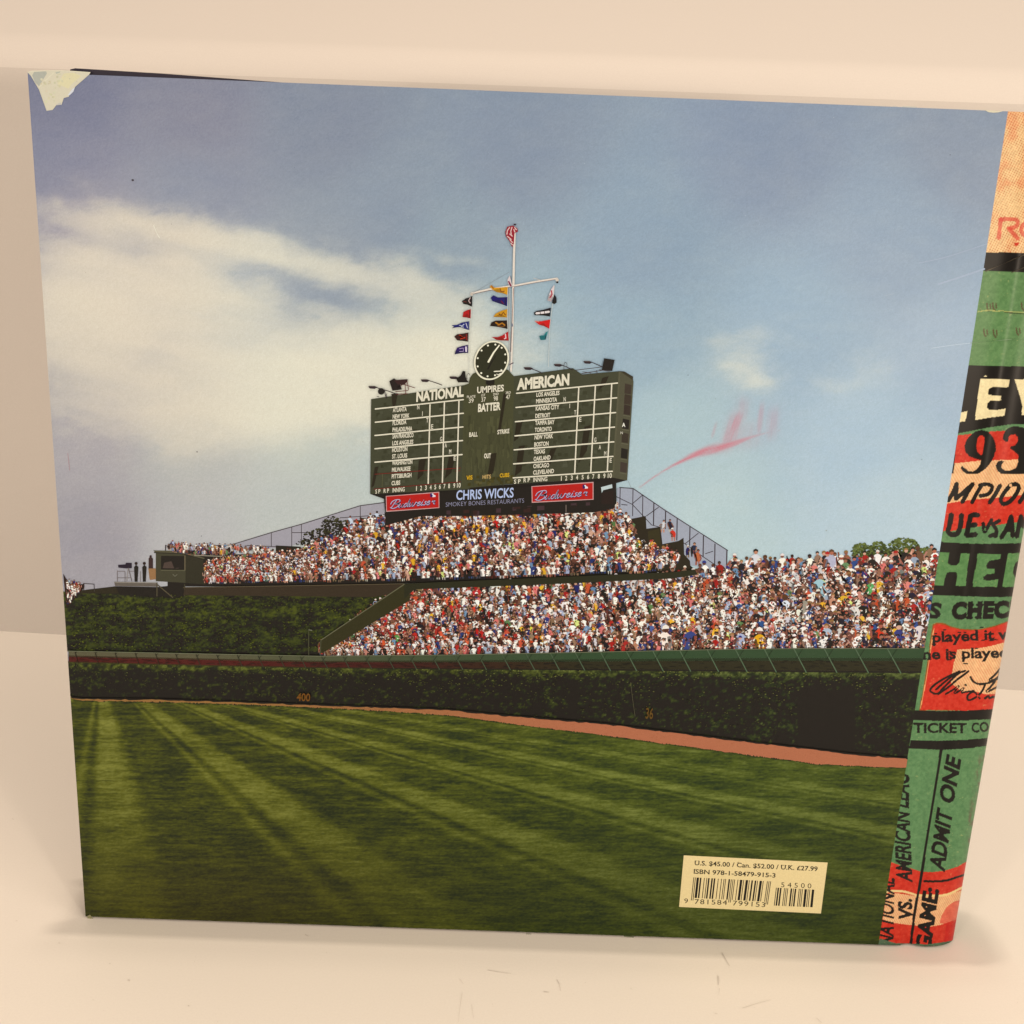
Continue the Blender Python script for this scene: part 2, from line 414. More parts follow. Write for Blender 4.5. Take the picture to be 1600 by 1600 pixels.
    top = 1 - sstep(0, 13 + 8 * fbm(x / 9, x * 0, 76), y - fence_bot(x))
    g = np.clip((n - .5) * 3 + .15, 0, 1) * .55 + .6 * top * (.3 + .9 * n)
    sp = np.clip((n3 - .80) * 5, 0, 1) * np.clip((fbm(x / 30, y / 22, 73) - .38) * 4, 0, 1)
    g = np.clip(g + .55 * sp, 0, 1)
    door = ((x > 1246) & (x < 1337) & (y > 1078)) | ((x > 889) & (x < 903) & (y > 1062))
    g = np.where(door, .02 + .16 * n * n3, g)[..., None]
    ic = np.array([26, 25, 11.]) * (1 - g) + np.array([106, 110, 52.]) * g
    rr = sstep(600, 1200, x)[..., None]
    ic = ic * (1 - rr) + (ic * np.array([.98, 1.0, 1.0]) + np.array([1, 3, 8.])) * rr
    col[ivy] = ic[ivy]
    # ---------------- mown outfield
    grass = y >= track_bot(x) - 2
    jig = 16 * (fbm(x / 60, y / 18, 81, 4) - .5) * sstep(1100, 1400, y)
    s = (x - 157 + jig) / np.maximum(y - 1046, 8)
    ph = ((s - 1.26) / 1.19)
    fr = ph - np.round(ph)
    st = sstep(-.14, -.06, fr) * (1 - sstep(.13, .27, fr)) * (.9 + .15 * np.cos((fr - .02) * 14)) + .85 * np.exp(-((fr + .215) / .045) ** 2)
    st = np.clip(st, 0, 1)
    far = np.exp(-np.maximum(s - 5.2, 0) * .6)
    st = st * far + .35 * (1 - far)
    streak = fbm(x / 34, y / 2.6, 82, 5, .62); blot = fbm(x / 55, y / 15, 83, 4)
    fine = fbm(x / 7, y / 1.3, 85, 2)
    g = np.clip(st * (.46 - .10 * sstep(1250, 1440, y)) + (streak - .5) * .85 + (blot - .5) * .5 + (fine - .5) * .46 + .21, 0, 1.1)
    # bottom of the page prints duller
    dull = sstep(1180, 1440, y) * .72
    g = g * (1 - .45 * dull)
    right = sstep(300, 1250, x)[..., None]
    lo = np.array([56, 58, 16.]) * (1 - right) + np.array([56, 64, 24.]) * right
    hi = np.array([128, 126, 58.]) * (1 - right) + np.array([122, 128, 62.]) * right
    gc = lo * (1 - g[..., None]) + hi * g[..., None]
    gc = gc * (1 - .10 * dull[..., None]) + np.array([6, 3, 6.]) * dull[..., None]
    br = (np.exp(-((x - 340) / 260) ** 2) * sstep(1280, 1440, y))[..., None]  # warm floor glare at lower left, painted into the grass colour
    gc = gc * (1 - .35 * br) + np.array([76, 66, 22.]) * .35 * br
    gc += ((vnoise(x / 2.4, y / 1.3, 84) - .5) * 14)[..., None]
    col[grass] = gc[grass]
    return np.clip(col, 3, 250)

NX, NY = 730, 735
ss, tt = np.meshgrid(np.linspace(0, 1, NX), np.linspace(0, 1, NY))
U = left_u(tt) * (1 - ss) + fold_u(tt) * ss
V = bot_z(U) * (1 - tt) + top_z(U) * tt
X, Y = PX(U, V)
col = ink(photo_colour(X, Y))
jacket = grid_object('dust_jacket', U, V, roll(U), col, book, M_PRINT)
jacket['label'] = 'jacket panel printed with a scoreboard, bleacher crowd and mown outfield'

# ---------------------------------------------------------------- ticket strip
NX2, NY2 = 150, 1250
ss, tt = np.meshgrid(np.linspace(0, 1, NX2), np.linspace(0, 1, NY2))
EDGE = W - 1.5e-5
U = fold_u(tt) * (1 - ss) + EDGE * ss
V = bot_z(U) * (1 - tt) + top_z(U) * tt
X, Y = PX(U, V)
GREEN = (100, 132, 84); RED = (206, 62, 44); BLK = (43, 38, 28); CREAM = (240, 197, 138); BONE = (240, 215, 160)
T = np.zeros(X.shape + (3,)); T[:] = GREEN
ISB = np.zeros(X.shape)        # 1 where black ink
def fill(poly, c, blk=0.0):
    P = np.asarray(poly, float)
    m_ = (X >= P[:, 0].min()) & (X <= P[:, 0].max()) & (Y >= P[:, 1].min()) & (Y <= P[:, 1].max())
    if not m_.any(): return
    i = inpoly(X[m_], Y[m_], P)
    t = T[m_]; t[i] = c; T[m_] = t
    b = ISB[m_]; b[i] = blk; ISB[m_] = b
def stroke(pts, w, c, w1=None, sm=True):
    fill(ribbon(spline(pts, 6) if sm and len(pts) > 2 else pts, w, w1), c, 1.0)
def ttext(s, p0, p1, h, c, **kw):
    q, F = place_text(s, p0, p1, h, **kw)
    for f in F: fill(q[list(f)], c, 1.0)
def z3(p): return [(1470 + x / 8, 560 + y / 8) for x, y in p]
def z4(p): return [(1440 + x / 7.275, 740 + y / 7.275) for x, y in p]
def z5(p): return [(1420 + x / 6.667, 940 + y / 6.667) for x, y in p]
def z6(p): return [(1360 + x / 4.706, 1160 + y / 4.706) for x, y in p]
def z7(p): return [(1500 + x / 5.71, 160 + y / 5.71) for x, y in p]
def cream_lines(poly, pitch=3.9, dens=.55, ang=(0.5, .86), c=(226, 128, 84)):
    """fine ruled halftone of the ticket"""
    i = inpoly(X, Y, poly) & (ISB < .5) & (np.abs(T - np.array(CREAM)).sum(-1) < 1)
    ph = (X * ang[1] - Y * ang[0]) / pitch
    k = (.5 + .5 * np.cos(2 * math.pi * ph)) * dens * (.6 + .8 * fbm(X / 6, Y / 6, 91))
    k = np.clip(k, 0, 1)[..., None]
    T[i] = (T * (1 - k) + np.array(c, float) * k)[i]
# top cream block with dots (above y=394)
fill([(1480, 100), (1800, 100), (1800, 396), (1480, 396)], CREAM)
dx, dy = 3.75, 3.75
a0 = math.radians(-28)
xr = X * math.cos(a0) - Y * math.sin(a0); yr = X * math.sin(a0) + Y * math.cos(a0)
blot = fbm(X / 22, Y / 26, 92, 4)
dots = np.clip((np.cos(2 * math.pi * xr / dx) + np.cos(2 * math.pi * yr / dy)) * .5 - .18 + (blot - .5) * 1.1, 0, 1)
kk = (np.clip(dots * 2.0, 0, .85) * (Y < 396))[..., None]
T = T * (1 - kk) + np.array([196, 98, 56.]) * kk
wash = (np.clip((blot - .52) * 2, 0, .28) * (Y < 396))[..., None]
T = T * (1 - wash) + np.array([238, 140, 92.]) * wash
for pts in ([(365, 1035), (345, 1215)], [(355, 1045), (460, 1040), (515, 1060), (500, 1105), (440, 1125)], [(430, 1120), (520, 1220)], [(620, 1080), (565, 1090), (545, 1140), (575, 1185), (620, 1180)]):
    P = ribbon(spline(z7(pts), 6), 6.5)
    i = inpoly(X, Y, P); T[i] = T[i] * .38 + np.array([214, 72, 58.]) * .62
fill(z7([(480, 1250), (530, 1250), (520, 1275), (490, 1280)]), (205, 70, 50), .3)
# black, green bands
fill([(1480, 394), (1542, 394), (1650, 396), (1800, 394), (1800, 425), (1640, 427), (1538, 423.5), (1480, 423.5)], BLK, 1)
fill([(1480, 423.5), (1538, 423.5), (1640, 427), (1800, 425), (1800, 575), (1600, 573), (1515, 571), (1480, 571)], (104, 134, 82))
for (x0, y0) in ((1542, 480), (1551, 479), (1596, 479), (1537, 520), (1552, 521), (1588, 518)):
    stroke([(x0, y0 - 6), (x0 + 1, y0 + 2), (x0 + 4, y0 + 6)], 2.5, (96, 84, 56))
    stroke([(x0 + 5, y0 - 5), (x0 + 6, y0 + 3)], 2.2, (96, 84, 56))
stroke([(1528, 487), (1545, 485), (1562, 487)], 1.6, (176, 172, 100)); stroke([(1570, 488), (1600, 490), (1640, 488)], 1.4, (70, 72, 40)); stroke([(1560, 485), (1590, 488), (1640, 486)], 1.2, (176, 172, 100))
fill([(1480, 571), (1515, 571), (1600, 572.5), (1800, 571), (1800, 660), (1620, 664), (1580, 663), (1545, 668), (1498, 677), (1480, 680)], BLK, 1)
fill(z3([(495, 250), (865, 262), (848, 360), (640, 360), (600, 385), (588, 430), (600, 458), (757, 466), (752, 526), (620, 528), (585, 560), (575, 610), (600, 645), (700, 645), (808, 628), (797, 718), (640, 735), (430, 770), (440, 640), (470, 440)]), BONE)
fill(z3([(240, 680), (335, 658), (318, 740), (300, 788), (225, 795)]), BONE)
fill(z3([(922, 260), (1300, 262), (1290, 300), (1250, 420), (1200, 560), (1180, 718), (1008, 705), (1022, 600), (980, 440)]), BONE)
fill(z3([(535, 228), (560, 212), (580, 225)]), BONE)
fill([(1480, 680), (1496, 678), (1545, 670), (1580, 664), (1700, 662), (1800, 664), (1800, 668), (1620, 670), (1590, 671), (1550, 673), (1500, 681)], GREEN)
# red and cream field behind 193x
fill([(1470, 680.5), (1500, 680), (1550, 674), (1590, 672.5), (1800, 672), (1800, 718), (1570, 719), (1530, 720), (1470, 727)], RED)
fill([(1460, 726), (1492, 724), (1530, 720), (1570, 718.5), (1800, 717), (1800, 770), (1600, 772), (1520, 780), (1478, 787), (1460, 789)], CREAM)
cream_lines([(1460, 715), (1800, 715), (1800, 792), (1460, 792)])
# 1 (sliver), 9, 3
fill(z3([(190, 1060), (215, 955), (190, 1100), (160, 1440), (120, 1440)]), BLK, 1)
fill(z3([(510, 893), (590, 915), (650, 980), (685, 1060), (690, 1140), (665, 1230), (620, 1310), (560, 1380), (480, 1435), (400, 1458), (340, 1450), (290, 1425), (255, 1385), (248, 1355), (270, 1348), (300, 1370), (350, 1410), (400, 1415), (450, 1385), (490, 1330), (500, 1270), (430, 1255), (350, 1220), (305, 1165), (295, 1095), (320, 1020), (370, 960), (430, 915)]), BLK, 1)
fill(z3([(490, 962), (520, 960), (545, 990), (545, 1060), (535, 1120), (520, 1200), (500, 1210), (460, 1170), (445, 1120), (450, 1040), (465, 990)]), RED)
stroke(z3([(800, 1010), (830, 920), (900, 880), (985, 885), (1060, 920)]), 7, BLK)
fill(z3([(780, 1000), (810, 930), (860, 875), (930, 855), (1010, 860), (1090, 880), (1180, 940), (1195, 1020), (1150, 1080), (1090, 1105), (1180, 1150), (1220, 1240), (1200, 1340), (1130, 1430), (1020, 1480), (900, 1495), (790, 1470), (710, 1410), (685, 1345), (710, 1290), (760, 1275), (790, 1290), (760, 1330), (760, 1370), (800, 1400), (870, 1400), (940, 1370), (965, 1300), (970, 1210), (920, 1165), (870, 1130), (865, 1105), (930, 1085), (960, 1040), (965, 990), (930, 950), (870, 955), (845, 990), (845, 1040), (810, 1045)]), BLK, 1)
# MPION
def hand(zf, strokes, w, c=BLK):
    for s_ in strokes: stroke(zf(s_), w * 1.28, c)
fill([(1460, 789), (1478, 787), (1520, 780), (1570, 775), (1600, 771), (1800, 766), (1800, 808), (1640, 812), (1560, 820), (1500, 827), (1468, 834)], RED)
fill(z4([(330, 5), (900, 5), (1200, 5), (1200, 235), (960, 265), (700, 285), (560, 300), (430, 315), (280, 330), (290, 290)]), CREAM)
cream_lines(z4([(280, 0), (1200, 0), (1200, 240), (280, 335)]))
hand(z4, [[(300, 310), (350, 230), (400, 110)], [(400, 110), (395, 200), (385, 290)], [(385, 290), (480, 210), (585, 115)], [(585, 115), (530, 200), (460, 330)]], 5.2)
hand(z4, [[(690, 120), (630, 220), (570, 335)], [(655, 135), (730, 120), (790, 135), (800, 175), (750, 235), (660, 255)]], 4.8)
hand(z4, [[(895, 130), (835, 240), (770, 335)]], 5.2)
hand(z4, [[(1010, 130), (930, 230), (900, 300), (930, 345), (1000, 320), (1070, 240), (1105, 160), (1075, 120), (1010, 130)], [(1110, 330), (1150, 270), (1200, 180)]], 5.2)
# UE vs AM
fill(z4([(200, 690), (260, 650), (330, 660), (470, 625), (650, 600), (860, 585), (1000, 560), (1300, 540), (1300, 800), (200, 780)]), GREEN)
hand(z4, [[(340, 460), (315, 600), (300, 650), (330, 690), (390, 690), (425, 650), (445, 560), (455, 465)]], 6.2)
hand(z4, [[(560, 470), (530, 600), (510, 705)], [(560, 480), (600, 468), (650, 475)], [(545, 590), (620, 580)], [(510, 705), (560, 700), (620, 690)]], 6.2)
hand(z4, [[(700, 560), (710, 640), (720, 660), (760, 590), (800, 520)], [(890, 530), (840, 560), (810, 580), (850, 640), (835, 690), (770, 712)], [(850, 640), (845, 710), (800, 690)]], 4.6)
hand(z4, [[(1020, 480), (975, 610), (905, 730)], [(1020, 490), (1030, 600), (1035, 715)], [(965, 640), (1035, 630)], [(1130, 480), (1105, 600), (1080, 720)], [(1130, 480), (1160, 600), (1210, 560)]], 5.6)
stroke(z4([(240, 570), (235, 640), (228, 690)]), 3, BLK)
# HEC block
fill(z4([(180, 772), (420, 790), (700, 798), (1000, 795), (1300, 780), (1300, 1380), (900, 1405), (500, 1395), (80, 1378)]), BLK, 1)
G2 = (98, 133, 78)
fill(z4([(205, 890), (315, 897), (302, 980), (300, 1020), (330, 1040), (400, 1042), (430, 1010), (445, 905), (548, 908), (520, 1090), (500, 1280), (390, 1275), (405, 1140), (390, 1118), (320, 1115), (285, 1130), (262, 1200), (250, 1275), (140, 1265), (150, 1180), (185, 1000)]), G2)
fill(z4([(638, 908), (905, 915), (892, 970), (770, 990), (745, 1020), (735, 1055), (745, 1082), (832, 1085), (825, 1135), (740, 1145), (700, 1175), (705, 1208), (760, 1218), (870, 1200), (858, 1288), (580, 1285), (590, 1200), (625, 1010)]), G2)
fill(z4([(980, 910), (1080, 902), (1300, 890), (1300, 960), (1120, 985), (1070, 1010), (1045, 1070), (1040, 1130), (1060, 1180), (1120, 1180), (1300, 1170), (1300, 1280), (1100, 1285), (920, 1290), (930, 1200), (960, 1040)]), G2)
# B CHECK  (slab italic)
ttext('S', (1449, 964.5), (1469, 965.5), 22, BLK, bold=.05, slant=.12)
ttext('CHECK', (1486, 966), (1603, 963), 23, BLK, bold=.075, slant=.10, space=1.12)
for (x0, x1, y0) in ((1513, 1521, 945), (1526, 1536, 945), (1510, 1519, 965), (1524, 1533, 965), (1540, 1549, 964.5), (1543, 1560, 944.5)):
    stroke([(x0, y0), (x1, y0)], 4, BLK, sm=False)
# red panel with note
fill(z5([(250, 235), (300, 215), (370, 225), (430, 255), (530, 280), (640, 290), (750, 285), (900, 250), (1050, 195), (1300, 140), (1300, 1140), (860, 1120), (600, 1135), (110, 1132), (150, 900), (190, 660), (225, 400)]), (150, 84, 40))
fill(z5([(262, 250), (300, 232), (370, 240), (430, 268), (530, 292), (640, 300), (750, 295), (900, 262), (1050, 205), (1300, 150), (1300, 1140), (860, 1120), (600, 1135), (125, 1125), (165, 900), (203, 660), (238, 400)]), RED)
stroke(z5([(262, 280), (236, 440), (200, 690), (160, 920), (122, 1110)]), 1.2, (236, 160, 100))
fill(z5([(505, 500), (700, 490), (850, 465), (1000, 425), (1300, 330), (1300, 900), (940, 960), (800, 965), (650, 925), (560, 940), (440, 850), (460, 680)]), CREAM)
cream_lines(z5([(430, 420), (1300, 300), (1300, 970), (430, 970)]), pitch=3.6, dens=.7)
def serif_text(s, p0, p1, h, bold, marks):
    ttext(s, p0, p1, h, BLK, bold=bold)
    for (x, y, L) in marks: stroke([(x - L / 2, y), (x + L / 2, y)], 1.9, BLK, sm=False)
serif_text('played it w', (1457, 1003.5), (1583, 998), 15.5, .035,
           [(1459, 1006.5, 6), (1477, 1002, 6), (1476, 984, 4), (1534, 980.5, 5), (1536, 1000.5, 5), (1549, 1000.5, 7), (1556, 999.5, 5), (1462, 990, 4), (1499, 988, 5), (1508, 988, 4)])
serif_text('ne is played', (1442, 1030), (1575, 1027), 15.5, .035,
           [(1445, 1029.5, 6), (1452, 1030, 6), (1483, 1031, 7), (1509, 1037, 7), (1529, 1028, 6), (1526, 1013, 4), (1484, 1018, 4), (1512, 1020, 4)])
hand(z5, [[(560, 715), (430, 770), (290, 850), (225, 915), (240, 945), (300, 960), (360, 900), (470, 790), (560, 715)], [(625, 725), (520, 800), (400, 900), (300, 965)], [(590, 720), (480, 760), (370, 840), (280, 920)]], 2.6)
hand(z5, [[(380, 965), (450, 925), (500, 890), (520, 880), (490, 920), (480, 955), (540, 920), (570, 900), (550, 945), (600, 940), (680, 930)], [(585, 868), (600, 872)]], 2.4)
hand(z5, [[(640, 780), (670, 830), (740, 860), (850, 840), (940, 780)], [(800, 850), (770, 920), (720, 980), (640, 1025), (610, 1010), (620, 970), (680, 940), (740, 1010)], [(960, 690), (900, 760), (840, 820), (930, 800), (950, 720)], [(900, 830), (850, 890), (810, 940), (900, 900), (960, 860), (920, 920), (990, 900)]], 2.6)
hand(z5, [[(790, 1010), (830, 985), (840, 1005), (880, 990), (900, 1000), (960, 990)]], 2.8)
# TICKET CO
fill(z5([(50, 1130), (300, 1140), (620, 1135), (880, 1118), (1300, 1080), (1300, 1180), (860, 1225), (560, 1240), (280, 1243), (30, 1235)]), BLK, 1)
fill(z5([(20, 1440), (300, 1450), (600, 1440), (830, 1420), (1300, 1370), (1300, 1470), (820, 1500), (620, 1530), (350, 1545), (0, 1530)]), BLK, 1)
ttext('TICKET', (1427, 1144.5), (1510.5, 1145), 14.5, BLK, bold=.035)
ttext('CO', (1518.5, 1144.6), (1545.5, 1142.5), 14.5, BLK, bold=.03)
# lower ticket
stroke(z6([(522, 50), (480, 320), (425, 650), (370, 1000), (325, 1260), (295, 1495)]), 4.4, BLK)
fill(z6([(150, 880), (220, 905), (310, 930), (370, 950), (450, 955), (540, 945), (640, 915), (700, 880), (900, 800), (900, 1520), (20, 1520)]), RED)
fill(z6([(120, 1110), (200, 1110), (330, 1130), (500, 1125), (600, 1110), (700, 1080), (900, 1010), (900, 1200), (640, 1320), (500, 1345), (420, 1358), (230, 1335), (160, 1325), (90, 1300)]), CREAM)
cream_lines(z6([(60, 1080), (900, 1000), (900, 1400), (60, 1400)]), pitch=3.0, dens=.75)
fill(z6([(615, 1170), (560, 1210), (520, 1280), (510, 1330), (560, 1335), (640, 1300), (900, 1250), (900, 1100)]), (222, 104, 76))
fill(z6([(505, 1345), (640, 1300), (900, 1240), (900, 1520), (470, 1520)]), (200, 48, 36))
fill(z6([(470, 1350), (560, 1345), (540, 1480), (470, 1490)]), RED)
hand(z6, [[(110, 1100), (180, 1092), (260, 1100), (350, 1128)]], 2.6, (236, 196, 130))
stroke(z6([(350, 1125), (450, 1128), (560, 1120), (660, 1075), (720, 1040)]), 4.0, (240, 200, 130), 3.0)
stroke(z6([(395, 1020), (470, 1022), (560, 1015), (640, 990), (720, 965)]), 3.6, BLK)
stroke(z6([(522, 50), (480, 320), (425, 650), (370, 1000), (325, 1260), (295, 1495)]), 4.4, BLK)
# rotated lettering: reads upwards
def up_text(s, a, b, h, bold, slant=.25):
    a = np.array(z6([a])[0]); b = np.array(z6([b])[0])
    ttext(s, tuple(a), tuple(b), h, BLK, bold=bold, slant=slant)
up_text('ADMIT', (540, 955), (600, 515), 23, .036, .24)
up_text('ONE', (604, 462), (664, 125), 22, .042, .24)
up_text('AMERICAN', (305, 1030), (283, 520), 23, .035, .22)
up_text('LEAG', (278, 485), (282, 240), 24, .035, .22)
up_text('VS.', (308, 1310), (300, 1150), 20, .045, .15)
up_text('GAME:', (435, 1545), (500, 1080), 22, .048, .1)
up_text('NATIONAL', (165, 1500), (175, 1000), 22, .03, .22)
# foot of the strip: green fold of the jacket
fill(z6([(50, 1490), (70, 1440), (130, 1460), (180, 1475), (420, 1484), (520, 1472), (900, 1400), (900, 1600), (40, 1600)]), (88, 104, 76))
fill(z6([(45, 1494), (370, 1503), (500, 1496), (900, 1440), (900, 1600), (40, 1600)]), (46, 48, 34))
# brownish rubbed patches at the outer edge
rub = np.clip((fbm(X / 5, Y / 9, 95, 4) - .42) * 4, 0, 1) * sstep(10, 2, np.interp(Y, [1160, 1340], [1540, 1508]) - X) * ((Y > 1180) & (Y < 1320))
T = T * (1 - .6 * rub[..., None]) + np.array([120, 84, 70.]) * .6 * rub[..., None]
# paper mottling, worn specks
mot = fbm(X / 4, Y / 4, 96, 4, .6) - .5; lum = (1 - ISB)
T += (mot * (34 * lum + 9 * ISB))[..., None] * np.array([1.0, .95, .7])
spk = np.clip((vnoise(X / 2.3, Y / 1.7, 97) - .83) * 6, 0, 1) * np.clip((fbm(X / 14, Y / 10, 98) - .45) * 5, 0, 1)
spk = (spk * np.where(ISB > .5, .12, .5))[..., None]
T = T * (1 - spk) + np.array([226, 190, 120.]) * spk
colt = ink(np.clip(T, 4, 252))
strip = grid_object('ticket_strip', U, V, roll(U), colt, jacket, M_PRINT)
strip['label'] = 'strip at the spine edge printed like an old green and red ticket'

# spine and front of the jacket, boards and pages (behind what the picture shows)
def sheet(name, pts, z0f, z1f, c, parent):
    vs = []; fs = []
    for x, y in pts: vs += [(x, y, z0f), (x, y, z1f)]
    for k in range(len(pts) - 1): fs.append((2 * k, 2 * k + 2, 2 * k + 3, 2 * k + 1))
    me = bpy.data.meshes.new(name); me.from_pydata(vs, [], fs)
    at = me.color_attributes.new('ink', 'FLOAT_COLOR', 'CORNER')
    cc = np.ones((len(me.loops), 4), np.float32); cc[:, :3] = ink(c); at.data.foreach_set('color', cc.ravel())
    me.materials.append(M_PRINT)
    for p in me.polygons: p.use_smooth = True
    o = bpy.data.objects.new(name, me); SC.collection.objects.link(o); o.parent = parent; return o
zt = float(top_z(W))
sheet('spine_panel', [(EDGE, roll(EDGE))] + [(W - .0002 + .0014 * math.sin(math.pi * k / 8), .006 + .0195 * k / 8) for k in range(1, 8)] + [(W - .004, .0262), (W - .010, .0265)], .0007, zt, (90, 120, 78), jacket)
sheet('front_panel', [(W - .010, .0265), (W - .016, .0258), (.004, .0262), (.0004, .0255), (.0004, .0235)], .0007, .2535, (70, 84, 120), jacket)
flap = sheet('fore_edge_fold', [(.0022, .0041), (.004, .0048), (.07, .0052)], .002, .2520, (66, 60, 84), jacket)
bt = [(.0012, .0), (W - .019, .0), (W - .019, zt - .002)]
bt += [tuple(UV([(700, 147)])[0]), tuple(UV([(400, 125)])[0]), tuple(UV([(250, 113.8)])[0]), tuple(UV([(115, 105.6)])[0]), tuple(UV([(107, 107.5)])[0]), tuple(UV([(106, 116)])[0]), (.0012, float(TL[1]) - .002)]
back_board = prism('back_board', [(float(a), float(b)) for a, b in bt], .0010, .0040, M_NAVY, book)
prism('front_board', [(.0012, 0), (W - .012, 0), (W - .012, .2528), (.0012, .2528)], .0225, .0255, M_NAVY, book)
prism('page_block', [(.005, .0035), (W - .008, .0035), (W - .008, .2495), (.005, .2495)], .0068, .0223, M_PAGES, book)
prism('spine_board', [(W - .004, 0.0005), (W - .0015, 0.0005), (W - .0015, .2528), (W - .004, .2528)], .0075, .0245, M_NAVY, book)

# ================================================================== PRINTED DETAIL OF THE PHOTOGRAPH
def zA(p, s, ox, oy): return [(ox + x / s, oy + y / s) for x, y in p]
def a2(p): return zA(p, 3.478, 560, 540)       # scoreboard
def a2a(p): return zA(p, 6.154, 560, 540)
def a2b(p): return zA(p, 6.154, 780, 540)
def b3(p): return zA(p, 5.927, 680, 330)       # flags
def c3(p): return zA(p, 4.444, 160, 780)       # booth
def c5(p): return zA(p, 5.0, 880, 740)         # right fence
def c6(p): return zA(p, 4.848, 1150, 820)

# ---------------------------------------------------------------- field: track, screen, walls
K = Ink()
xs = np.concatenate([[108, 113, 130], np.arange(160, 1440, 20)])
xe = np.append(xs, 1440)
def band(f0, f1, c, xs_=xe, z=0.0):
    top = np.stack([xs_, f0(xs_)], 1); bot = np.stack([xs_, f1(xs_)], 1)
    for i in range(len(xs_) - 1): K.poly([top[i], top[i + 1], bot[i + 1], bot[i]], c if not callable(c) else c(xs_[i]), z)
def mixc(a, b, t): return tuple(a[i] * (1 - t) + b[i] * t for i in range(3))
trc = lambda x: mixc((150, 108, 62), (176, 108, 76), min(1, max(0, (x - 400) / 500)))
def wob(f, a, s): return lambda x: f(x) + a * (vnoise(np.asarray(x, float) / 7, np.asarray(x, float) * 0 + s, s) - .5)
xf = np.concatenate([[108, 113, 130], np.arange(136, 1424, 6)])
xf = xf[xf < 1422]; xf = np.append(xf, 1424)
band(wob(track_top, 2.2, 1), wob(track_bot, 2.4, 2), trc, xf)
band(lambda x: track_top(x) - 2.2, wob(track_top, 2.2, 1), (34, 34, 14), xf, 1e-6)
for k in range(1500):
    x = random.uniform(520, 1420) ; y = float(track_top(x)) + random.uniform(.8, 1) * 0 + random.random() * float(track_bot(x) - track_top(x)); q_ = random.uniform(-16, 14); L = random.uniform(.8, 3)
    K.raw([(x, y), (x + L, y + .1 * L), (x + L * .7, y + .6 + .1 * L)], tuple(v + q_ for v in trc(x)), 4e-5 + k * 1e-8)
for k in range(420):       # broken grass edge
    x = random.uniform(115, 1420); y = float(track_bot(x)); L = random.uniform(1.5, 5); b = random.uniform(.6, 1.3)
    K.raw([(x, y + 1.2), (x + L, y + 1.2), (x + L * .5, y - random.uniform(.3, 1.3))], (58 * b, 66 * b, 22 * b), 6e-5 + k * 1e-8)
fb = xe[xe < 1439]; fb = np.append(fb, 1450)
lo_ = lambda t: (lambda x: fence_top(x) * (1 - t) + fence_bot(x) * t)
band(lo_(0), lo_(.40), lambda x: mixc((96, 90, 66), (62, 78, 52), min(1, max(0, (x - 300) / 600))), fb)
band(lo_(.40), lo_(.52), lambda x: mixc((74, 62, 44), (54, 62, 42), min(1, max(0, (x - 300) / 600))), fb)
band(lo_(.52), lo_(.93), lambda x: mixc((86, 38, 22), (58, 54, 38), min(1, max(0, (x - 350) / 550))), fb)
band(lo_(.93), lo_(1.0), lambda x: mixc((70, 60, 26), (36, 36, 26), min(1, max(0, (x - 300) / 700))), fb)
for k in range(330):
    x = random.uniform(112, 1430); t = random.uniform(.5, .9); y = lo_(t)(x); L = random.uniform(3, 12)
    K.line([(x, y), (min(x + L, 1436), y + .2)], .8, mixc((66, 30, 18), (48, 46, 34), min(1, max(0, (x - 350) / 550))), z=3e-5)
x = 118.0
while x < 1432:
    g = 14 * (.55 + .55 * (x / 1440)) + (x - 100) * .028
    w = 5 + 17 * (x - 100) / 1340
    if x + w < 1434:
        K.line([(x, fence_top(x)), (x + w, fence_bot(x + w))], .9 + 1.0 * (x / 1440), mixc((54, 44, 34), (88, 104, 76), min(1, (x - 100) / 900)), z=4e-5)
        K.line([(x + w * .75, fence_top(x)), (x + w * .2, fence_top(x) + g * .35)], .6, (44, 52, 38), z=4e-5)
    x += 31 + 22 * (x / 1440) ** 2
K.line([(x_, fence_top(x_) + .2) for x_ in np.arange(107, 1436, 8)], 1.1, (112, 110, 84), z=5e-5)
# concrete wall above the slope and ramp
K.poly([(290, 917), (632, 911), (640, 918), (612, 927), (585, 932), (480, 931), (287, 929)], (66, 56, 42))
K.line([(287, 917.3), (632, 911.3)], 1.0, (96, 84, 62))
K.poly([(632, 911), (1050, 893), (1085, 889), (1090, 897), (1050, 903), (880, 911), (648, 920), (632, 935)], (56, 54, 38), 2e-5)
K.poly([(632, 911), (641, 912), (641, 937), (505, 1019), (500, 1019), (500, 1000)], (62, 58, 36), 1e-5)
K.line([(632, 912), (502, 999)], 1.5, (104, 100, 74), z=3e-5)
K.line([(502, 999), (501, 1022)], 1.3, (84, 82, 60), z=3e-5)
K.line([(483, 983), (483, 1022)], 1.2, (84, 82, 58), z=3e-5); K.line([(483, 983), (488, 984)], 1.4, (120, 118, 96), z=3e-5)
